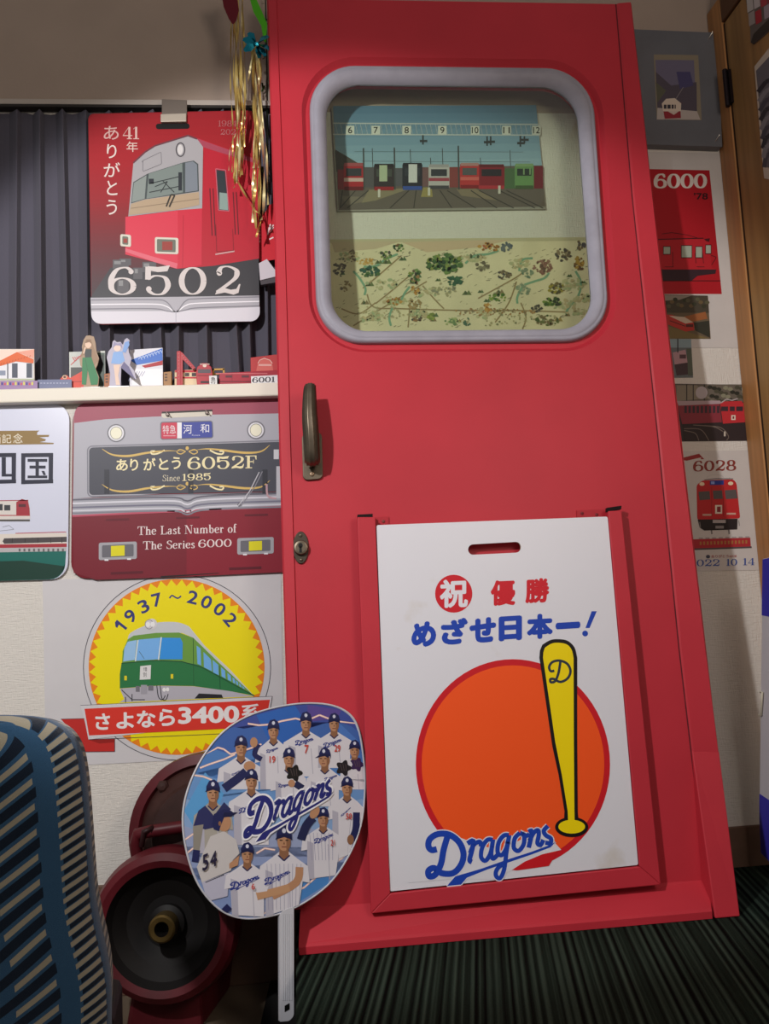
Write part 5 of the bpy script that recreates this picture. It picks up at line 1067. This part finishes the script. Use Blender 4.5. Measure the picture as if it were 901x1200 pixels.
# ================================================================ right side papers on the back wall
b = MB(); GP = Surf((0, -.0004, 0), (0, -1, 0)); Gt = .022
fr_ = [(742, 34), (840.5, 38), (846.5, 172), (755, 169)]
GF = Surf((0, -Gt, 0), (0, -1, 0))
f3 = [GF.at(x, y) for x, y in fr_]; b.prism(f3, [p + np.array([0, Gt - .0004, 0]) for p in f3], M('6a6c72', rough=.35, noise=.12, scale=10)); o = b.build('picture', label='grey mounted picture of a snowy train scene, above the red 6000 poster', cat='picture', bevel=.001)
A = Art(GF, .0002).z(720, 0, 4.978)
A.poly([(228, 318), (488, 322), (508, 702), (246, 698)], '8c8270', 1); A.poly([(238, 350), (462, 352), (478, 655), (250, 650)], '6f6a80', 2)
A.poly([(240, 420), (330, 500), (478, 480), (480, 650), (250, 650)], '564f5a', 3); A.poly([(240, 480), (300, 530), (250, 600)], '5f5f50', 4); A.poly([(360, 420), (440, 420), (460, 500), (380, 520)], '4e4a70', 4); A.poly([(250, 630), (480, 650), (500, 700), (246, 698)], 'b8aea8', 4); A.line([(350, 590), (400, 510)], 4, '8c8486', 5)
A.poly([(275, 605), (300, 578), (350, 574), (388, 605), (385, 655), (282, 650)], 'd8c8b8', 6); A.rect(286, 612, 356, 636, '3a3640', 7)
for x in (302, 326, 344): A.rect(x, 612, x + 5, 636, 'd8c8b8', 8)
A.poly([(284, 652), (384, 650), (386, 690), (292, 694)], '94303a', 7); A.poly([(310, 652), (345, 672), (375, 650)], 'd0c0b4', 8); A.build('print', o)
for x, y, lab in ((552, 218, 'thin metal pin at the upper right corner of the grey snowy picture'), (592, 815, 'thin metal pin at the lower right corner of the grey snowy picture')):
    b = MB(); px, py = 720 + x / 4.978, y / 4.978; b.tube([GF.at(px + 2, py - 3.5, .009), GF.at(px, py, .005), GF.at(px - 1.2, py + 2.8, -.002)], [.0013, .0013, .0006], M('d8d4cc', rough=.25, metal=.9), 8); b.build('pin', label=lab, cat='pin')
R1 = Surf((0, -.0002, 0), (0, -1, 0))
b = MB(); b.slab(R1, [(755, 178), (848.5, 180), (870, 408), (772, 407)], 0, .0007, M('cfcbc8', rough=.6, noise=.02)); o = b.build('poster', label='white paper poster with a red panel reading 6000 on the right', cat='poster')
A = Art(R1, .0008).z(740, 180, 4.286); A.poly([(60, 78), (390, 85), (452, 706), (100, 706)], 'b01a26', 1)
A.serif('6000', (112, 104, 376, 174, 0), 'e2d8d0', 3, .3, .1, .06); A.text("'78", (312, 198, 382, 232), '30141a', 3, .02)
A.poly([(100, 430), (385, 430), (402, 575), (424, 583), (120, 583)], 'b8242e', 2); A.poly([(120, 583), (424, 583), (420, 604), (330, 615), (300, 640), (150, 640), (120, 640)], '38242c', 3)
A.line([(120, 640), (445, 640)], 4, '3a1418', 3); A.line([(130, 432), (360, 426)], 5, '4a161c', 3); A.line([(150, 405), (200, 398), (280, 410), (330, 425)], 3, '4a161c', 3)
for x, w, y0, y1 in ((160, 32, 470, 505), (250, 50, 465, 522), (322, 30, 470, 522), (372, 24, 462, 502)): A.rect(x - 3, y0 - 4, x + w + 3, y1 + 4, '4a1a20', 3); A.rect(x, y0, x + w, y1, 'a8b0a0', 4)
for P in ([(205, 495), (206, 568)], [(318, 500), (322, 552)], [(355, 500), (360, 552)], [(165, 570), (210, 570)], [(325, 570), (365, 570)], [(398, 512), (422, 520), (420, 530), (400, 560)]): A.line(P, 3, '4a161c', 3)
A.poly([(362, 430), (392, 426), (388, 445), (372, 440)], '4a161c', 3); A.build('print', o)
R2 = Surf((0, -.0012, 0), (0, -1, 0))
b = MB(); b.slab(R2, [(768, 345), (829, 346.5), (832.5, 397), (772, 397)], 0, .0006, M('6a5c48', rough=.4)); o = b.build('photo', label='photo of a red train on a curve, pinned on the lower 6000 poster', cat='photo')
A = Art(R2, .0007).z(740, 180, 4.286); A.poly([(150, 712), (382, 714), (388, 800), (160, 800)], '4a4438', 1); A.poly([(150, 712), (300, 714), (240, 735), (160, 740)], '948c80', 2); A.poly([(260, 820), (370, 795), (380, 830), (280, 850)], '9c6038', 2); A.poly([(160, 860), (390, 930), (160, 930)], '7a6a44', 2); A.poly([(310, 850), (388, 840), (392, 925), (320, 890)], '35352c', 2)
A.poly([(160, 810), (200, 810), (310, 850), (314, 888), (270, 895), (160, 850)], 'b83a34', 3); A.poly([(185, 815), (265, 822), (308, 848), (270, 855)], 'cbb8a4', 4); A.line([(190, 840), (268, 868)], 4, '4a2824', 4); A.rect(272, 858, 308, 872, '5a2a28', 4)
for k in range(14): A.ell(170 + k * 16, 750 + 18 * math.sin(k * 1.7), 12, 10, ('3a3c2c', '5c5a44', '6c5c40')[k % 3], 3, 8)
A.build('print', o)
R3 = Surf((0, -.0004, 0), (0, -1, 0))
b = MB(); b.slab(R3, [(776, 398), (809.5, 398), (812, 442.5), (779, 443)], 0, .0006, M('6c7478', rough=.4)); o = b.build('photo', label='small narrow photo half hidden by the door, below the red train photo', cat='photo')
A = Art(R3, .0007).z(740, 180, 4.286); A.poly([(170, 932), (298, 932), (300, 975), (172, 975)], '8aa0a8', 1); A.poly([(205, 1000), (270, 985), (280, 1050), (215, 1060)], 'b8949c', 2); A.rect(228, 930, 234, 1000, '3a3c40', 2); A.poly([(215, 1060), (280, 1050), (282, 1110), (225, 1115)], '4a3a40', 2); A.rect(240, 1010, 272, 1030, '5a4048', 3); A.poly([(275, 980), (300, 980), (308, 1115), (282, 1115)], '5c6458', 2); A.build('print', o)
b = MB(); b.slab(R3, [(776, 449.5), (876, 451), (881.5, 516.5), (784, 517.5)], 0, .0006, M('3c3436', rough=.35)); o = b.build('photo', label='dark glossy photo of a long red train above the 6028 poster', cat='photo')
A = Art(R3, .0007).z(760, 430, 4.619); A.poly([(60, 95), (530, 95), (540, 190), (70, 190)], '6a6258', 1); A.poly([(150, 100), (260, 100), (330, 170), (150, 185)], '8c8474', 2)
for k in range(26): A.ell(330 + (k * 37) % 210, 110 + (k * 23) % 90, 15, 11, ('2c2c24', '4c4a3c', '8c8a74')[k % 3], 2, 7)
for x in (205, 240, 300): A.line([(x, 95), (x, 190)], 5, '2c2a2a', 3)
A.ell(285, 140, 32, 34, 'b8b0b4', 3); A.poly([(150, 195), (380, 190), (395, 300), (180, 310)], '8c3440', 4); A.poly([(150, 185), (385, 183), (395, 200), (160, 210)], 'b09aa0', 5)
for k in range(9): A.rect(192 + k * 22, 212, 205 + k * 22, 250, '3c3038', 5)
A.poly([(385, 200), (400, 188), (500, 185), (512, 200), (522, 300), (400, 308)], 'c43038', 6); A.line([(390, 195), (420, 175), (450, 182), (480, 172)], 6, 'b8aeb0', 6)
for x0, x1 in ((390, 428), (437, 464), (472, 508)): A.rect(x0, 215, x1, 240, '3a2c34', 7)
A.rect(445, 262, 468, 288, 'e8e0d0', 7); A.rect(452, 268, 461, 282, '8c2c30', 8); A.poly([(180, 310), (545, 300), (555, 398), (190, 402)], '32282a', 3)
for P in ([(190, 335), (280, 340), (325, 400)], [(190, 345), (250, 360), (270, 400)], [(300, 318), (390, 330), (430, 375), (420, 398)], [(240, 315), (350, 325), (400, 350)]): A.line(P, 4, '7a6c64', 5, True)
A.ell(516, 118, 14, 22, 'c8c4c0', 5); A.rect(405, 350, 415, 376, 'c8beb0', 6); A.build('print', o)
b = MB(); b.slab(R3, [(780, 529), (881, 527.5), (893.5, 668), (794, 669.5)], 0, .0007, M('d0cbc8', rough=.6, noise=.02)); o = b.build('poster', label='white paper poster reading 6028 with a red train face on the right', cat='poster')
A = Art(R3, .0008).z(760, 430, 4.619); A.poly([(150, 500), (272, 470), (300, 500), (280, 500), (284, 490), (205, 508)], '9c3034', 1); A.serif('6028', (240, 510, 470, 566, -6), '8c3a34', 2, .26, .08, .08)
A.poly(rpoly([(258, 640), (290, 615), (455, 608), (474, 628), (494, 820), (262, 828)], 12), 'c22c30', 2); A.poly([(264, 826), (480, 822), (478, 880), (300, 886), (275, 870)], '2a2426', 2); A.line([(300, 612), (360, 605), (455, 606)], 6, '8c8888', 3)
A.ring(360, 600, 45, 18, 2, 'b8b4b4', 2, 180, 360, 16); A.line([(436, 600), (440, 612)], 3, '8c8888', 3)
A.rect(330, 616, 405, 640, '2c3f96', 4, -2); A.rect(335, 620, 355, 635, '8ca0e0', 5); A.ell(287, 634, 14, 10, 'ecd8b8', 4); A.ell(442, 631, 14, 10, 'ecd8b8', 4)
for q in ([(268, 676), (328, 672), (332, 718), (274, 722)], [(345, 670), (396, 668), (400, 714), (350, 716)], [(410, 668), (472, 664), (480, 712), (416, 716)]): A.poly(q, '5c5656', 4)
A.rect(338, 650, 341, 810, '9a2428', 4); A.rect(402, 648, 405, 810, '9a2428', 4); A.rect(358, 748, 396, 795, 'e6dccc', 5); A.rect(368, 756, 388, 786, '8c3038', 6); A.rect(290, 796, 340, 806, 'd0a898', 4); A.rect(420, 790, 470, 800, 'd0a898', 4); A.rect(345, 828, 415, 845, 'b4acac', 4); A.rect(360, 860, 405, 875, '8c8888', 4)
for x in (338, 432): A.line([(x, 880), (x + 3, 905)], 8, '7a7474', 2)
for x, y in ((275, 840), (486, 830)): A.line([(x, y), (x + 4, y + 30)], 4, '8c8686', 2)
A.poly([(150, 936), (548, 924), (552, 980), (160, 994)], 'b4303a', 2); A.line([(150, 990), (556, 976)], 9, '5a4c50', 3)
for k in range(14): A.rect(275 + k * 19, 946 - k * .6, 285 + k * 19, 964 - k * .6, 'b07a44', 3)
for k in range(8): A.rect(270 + k * 36, 924 - k, 292 + k * 36, 932 - k, 'a8a0a0', 3)
A.ell(320, 1027, 11, 10, '4a4c5c', 3); A.text('ありがとう6028', (338, 1018, 474, 1034, -3), 'a84a44', 3, .01)
A.serif('2022', (215, 1044, 384, 1080, -3), '3a56a0', 3, .2, .06, .06); A.serif('10', (418, 1040, 478, 1076, -1), '3a56a0', 3, .22, .06, .1); A.serif('14', (508, 1036, 572, 1073, -1), '3a56a0', 3, .2, .06, .1); A.build('print', o)

# ================================================================ things on the right wall / wooden door
RD_ = Surf((XR - .0085, 0, 0), (-1, 0, 0))
b = MB(); b.slab(RD_, [(884.5, 78), (905, 52), (925, 60), (925, 215), (896, 209), (893, 180)], 0, .0012, M('cfc4b4', rough=.6)); o = b.build('photo', label='white bordered black and white photo on the brown wooden door', cat='photo')
A = Art(RD_, .0013); A.poly([(886.5, 83), (906, 62), (924, 68), (924, 200), (899, 196), (895, 170)], '6f6c72', 1)
for k in range(9): A.line([(889 + k * .9, 108 + k * 11), (898, 96 + k * 11), (920, 86 + k * 10)], 5, ('3c3a40', '8c8a8e', '504e58')[k % 3], 2)
A.build('print', o)
b = MB(); b.slab(RD_, [(874, -6), (905, -16), (905, 34), (884, 52), (880.5, 50), (880, 30)], 0, .002, M('6a625c', rough=.6)); o = b.build('leaflet', label='grey and red leaflet at the top of the brown wooden door', cat='paper')
A = Art(RD_, .0021)
for k, (x, y, c) in enumerate(((876, 0, 'c4c0bc'), (884, -4, 'c8c0c0'), (878, 16, 'a49c98'), (886, 14, 'b02c3a'), (892, -6, 'b03c48'), (896, 8, 'a89aa4'), (900, -10, '9a3440'))): A.poly([(x, y), (x + 7, y - 4), (x + 8, y + 11), (x + 1, y + 15)], c, 1)
A.poly([(881, 50), (884, 40), (904, 20), (904, 34), (884, 52)], '3a342e', 2); A.build('print', o)
BP = Surf((XR - .10, 0, 0), (-1, 0, 0))
pl = [BP.at(893.5, 655), BP.at(889.5, 960), BP.at(892, 1000)]
b = MB(); b.slab(BP, [(893.5, 655), (960, 640), (985, 1095), (891.5, 1000), (889.5, 960)], -.012, 0, M('cfcad0', rough=.4)); o = b.build('panel_board', label='white panel with blue ends standing at the right before the corner', cat='panel', bevel=.001)
A = Art(BP, .0002); A.poly([(893.6, 655.5), (959, 641), (964, 735), (892.6, 721)], '3a34b0', 1); A.build('blue_end', o); A = Art(BP, .0002); A.poly([(890, 930), (905, 940), (978, 965), (984, 1093), (891.7, 999.5), (889.8, 960)], '3a34b0', 1); A.build('blue_end', o)
b = MB(); b.tube([BP.at(893, 811, .003), BP.at(895.5, 811, .004), BP.at(895, 824, .005), BP.at(893.5, 838, .003), BP.at(891.5, 838, .003)], .0022, M('c8c2ae', rough=.4), 8); b.build('latch', o, label='small cream latch')

# ================================================================ red round machine on the lower floor
MR1 = M('54161e', rough=.45, noise=.25, scale=18); MR2 = M('3a211d', rough=.6, noise=.3, scale=25); MBK = M('0d0a0a', rough=.6); MBR = M('6f5b34', rough=.35, metal=.7, noise=.2, scale=40)
c = depth_at(240, 976, -.158); ax = np.array([-.12, -1, .10]); ax /= np.linalg.norm(ax)
mach = empty('round_machine', (c[0], -.16, FLOW), 'old dark red round machine with a black bell and brass hub, behind the fan', 'machine')
b = MB(); R0 = .138
b.lathe(c, ax, [(0, -.07), (R0 * .8, -.07), (R0, -.058), (R0, -.015), (R0 * .985, 0), (R0 * .86, .004), (R0 * .83, -.004), (R0 * .80, .002), (R0 * .66, .02), (R0 * .62, .03), (0, .034)], MR1, 56, [MR1] * 5 + [MR1, MR2, MR2, MR2, MR2]); b.build('drum', mach)
for px, py in ((192, 921),):
    b = MB(); q = Surf(c, ax).at(px, py, .0); b.lathe(q, ax, [(.011, -.004), (.011, .009), (.007, .013), (0, .014)], MR2, 6); b.build('bolt', mach)
b = MB(); q = Surf(c + ax * .04, ax)
b.tube([q.at(161, 1008, .0), q.at(160, 988, .006), q.at(164, 976, .012), q.at(178, 973, .014), q.at(200, 970, .012), q.at(232, 966, .0)], .0105, MR1, 12); b.build('pipe', mach)
b = MB(); b.tube([q.at(168, 990, .01), q.at(174, 972, .026), q.at(182, 968, .022), q.at(180, 976, .018)], .005, M('2a1214', rough=.5), 8); b.build('hook', mach)
c2 = depth_at(192, 1086, -.245); ax2 = np.array([-.10, -1, .06]); ax2 /= np.linalg.norm(ax2); R1_ = .124
b = MB(); b.lathe(c2, ax2, [(R1_ * .55, -.10), (R1_ * .86, -.07), (R1_ * .99, -.04), (R1_, -.015), (R1_ * .95, .006), (R1_ * .86, .014), (R1_ * .77, .010), (R1_ * .70, -.004), (R1_ * .55, -.022), (R1_ * .34, -.03), (0, -.03)], MR1, 56, [MR1] * 6 + [MBK] * 4); b.build('bell', mach)
b = MB(); b.lathe(c2 - ax2 * .03, ax2, [(.030, 0), (.030, .012), (.022, .016), (.022, .044), (.019, .047), (.012, .046), (.011, .02), (0, .02)], MBR, 32, [MBK, MBK, MBR, MBR, MBR, MBK, MBK]); b.build('hub', mach, label='brass hub')
b = MB()
b.prism([(c2[0] - .07, -.225, FLOW), (c2[0] + .055, -.225, FLOW), (c2[0] + .05, -.215, c2[2] - .06), (c2[0] - .05, -.215, c2[2] - .06)], [(c2[0] - .08, -.07, FLOW), (c2[0] + .09, -.07, FLOW), (c[0] + .06, -.11, c[2] - .10), (c[0] - .08, -.11, c[2] - .10)], MR1); b.build('foot', mach, bevel=.006)
b = MB(); b.tube([c2 - ax2 * .11, c - ax * .03], [.045, .055], MR2, 24); b.build('housing', mach)

# ================================================================ train seat in the foreground
def moquette():
    m = bpy.data.materials.new('striped_moquette'); m.use_nodes = True; nt = m.node_tree; b = nt.nodes['Principled BSDF']
    b.inputs['Roughness'].default_value = .95; b.inputs['Specular IOR Level'].default_value = .05; b.inputs['Sheen Weight'].default_value = .25
    N = nt.nodes; K = nt.links
    uv = N.new('ShaderNodeUVMap'); uv.uv_map = 'UVMap'; sp = N.new('ShaderNodeSeparateXYZ'); K.new(uv.outputs[0], sp.inputs[0])
    def math_(op, a, b_=None):
        n = N.new('ShaderNodeMath'); n.operation = op
        for i, v in enumerate((a, b_)):
            if v is None: continue
            if isinstance(v, (int, float)): n.inputs[i].default_value = v
            else: K.new(v, n.inputs[i])
        return n.outputs[0]
    U, V = sp.outputs[0], sp.outputs[1]      # U = distance in from the welt, V = along the back
    def between(x, a, b_): return math_('MULTIPLY', math_('GREATER_THAN', x, a), math_('LESS_THAN', x, b_))
    def stripes(slope, per, duty, ph): return math_('LESS_THAN', math_('FRACT', math_('ADD', math_('DIVIDE', math_('ADD', V, math_('MULTIPLY', U, slope)), per), ph)), duty)
    s_in = math_('MULTIPLY', stripes(-.74, 29.0, .25, .0), between(U, 55, 103))
    s_bd = math_('MULTIPLY', stripes(-.6, 12.6, .45, .0), between(U, 3, 30))
    s_far = math_('MULTIPLY', stripes(-.74, 29.0, .25, .5), between(U, 128, 178))
    st = math_('MAXIMUM', math_('MAXIMUM', s_in, s_bd), s_far)
    dk = math_('MULTIPLY', stripes(-.74, 29.0, .42, -.40), between(U, 52, 190))
    dk2 = math_('MULTIPLY', stripes(-.6, 12.6, .42, .5), between(U, 2, 27))
    dk = math_('MAXIMUM', dk, dk2)
    no = N.new('ShaderNodeTexNoise'); no.inputs['Scale'].default_value = 1.2; K.new(uv.outputs[0], no.inputs['Vector'])
    def mix(f, a, c):
        x = N.new('ShaderNodeMix'); x.data_type = 'RGBA'
        if isinstance(f, float): x.inputs[0].default_value = f
        else: K.new(f, x.inputs[0])
        for i, v in ((6, a), (7, c)):
            if isinstance(v, str): x.inputs[i].default_value = lin(v) + [1]
            else: K.new(v, x.inputs[i])
        return x.outputs[2]
    base = mix(no.outputs[0], '1a2f46', '3f6a90'); base = mix(dk, base, '142030'); base = mix(st, base, '9c9684')
    K.new(base, b.inputs['Base Color'])
    bp = N.new('ShaderNodeBump'); bp.inputs['Strength'].default_value = .5; bp.inputs['Distance'].default_value = .002; K.new(no.outputs[0], bp.inputs['Height']); K.new(bp.outputs[0], b.inputs['Normal'])
    return m
SY_ = -.78; SEAT = Surf((0, SY_, 0), (0.10, -1, .10))
edge = [(-12, 838), (20, 838.5), (48, 842), (70, 852), (84, 868), (92, 890), (97, 925), (101, 975), (104, 1020), (107, 1060), (113, 1095), (121, 1130), (126, 1165), (127, 1215), (127, 1262)]
ed = crom(edge, 6); rows = []; uvs = []
# welt follows the outer edge; rows run from the welt inwards
# inward direction: towards a spine left of the frame
vlen = 0
for i, p in enumerate(ed):
    p = np.array(p); t = i / (len(ed) - 1); spine = np.array([-190., max(900., p[1])])
    if i: vlen += np.linalg.norm(p - np.array(ed[i - 1]))
    row = []; D = np.linalg.norm(spine - p); dv = (spine - p) / D
    for u, l in ((9, -.13), (4, -.075), (0, -.035), (0, -.014), (4, -.006), (14, .004), (28, .012), (42, .014), (54, .015), (75, .018), (100, .020), (124, .021), (150, .021), (176, .02), (min(D, 240), .015)):
        q = p + dv * u; row.append(SEAT.at(q[0], q[1], l)); uvs.append((u, q[1] * (1 if u > 40 else 1)))
    rows.append(row)
b = MB(); MQ = moquette(); b.grid(rows, MQ); b.uv = uvs
seat = empty('train_seat', (rows[-1][8][0], SY_, FLOW), 'blue train seat back with slanted cream stripes in the left foreground', 'seat')
back = b.build('backrest', seat)
b = MB(); x1 = rows[-1][3][0]; b.prism([(-.62, SY_ + .02, FLOW), (x1, SY_ + .02, FLOW), (x1, SY_ + .02, rows[-1][3][2] + .05), (-.62, SY_ + .02, rows[-1][3][2] + .05)], [(-.62, SY_ + .13, FLOW), (x1 - .01, SY_ + .13, FLOW), (x1 - .01, SY_ + .13, rows[-1][3][2] + .05), (-.62, SY_ + .13, rows[-1][3][2] + .05)], M('1c1c20', rough=.6)); b.build('base', seat, bevel=.01)

for ob in list(COL.objects):
    if ob.parent is None and 'label' in ob and ob.name.split('.')[0] in GROUPS: ob['group'] = GROUPS[ob.name.split('.')[0]]
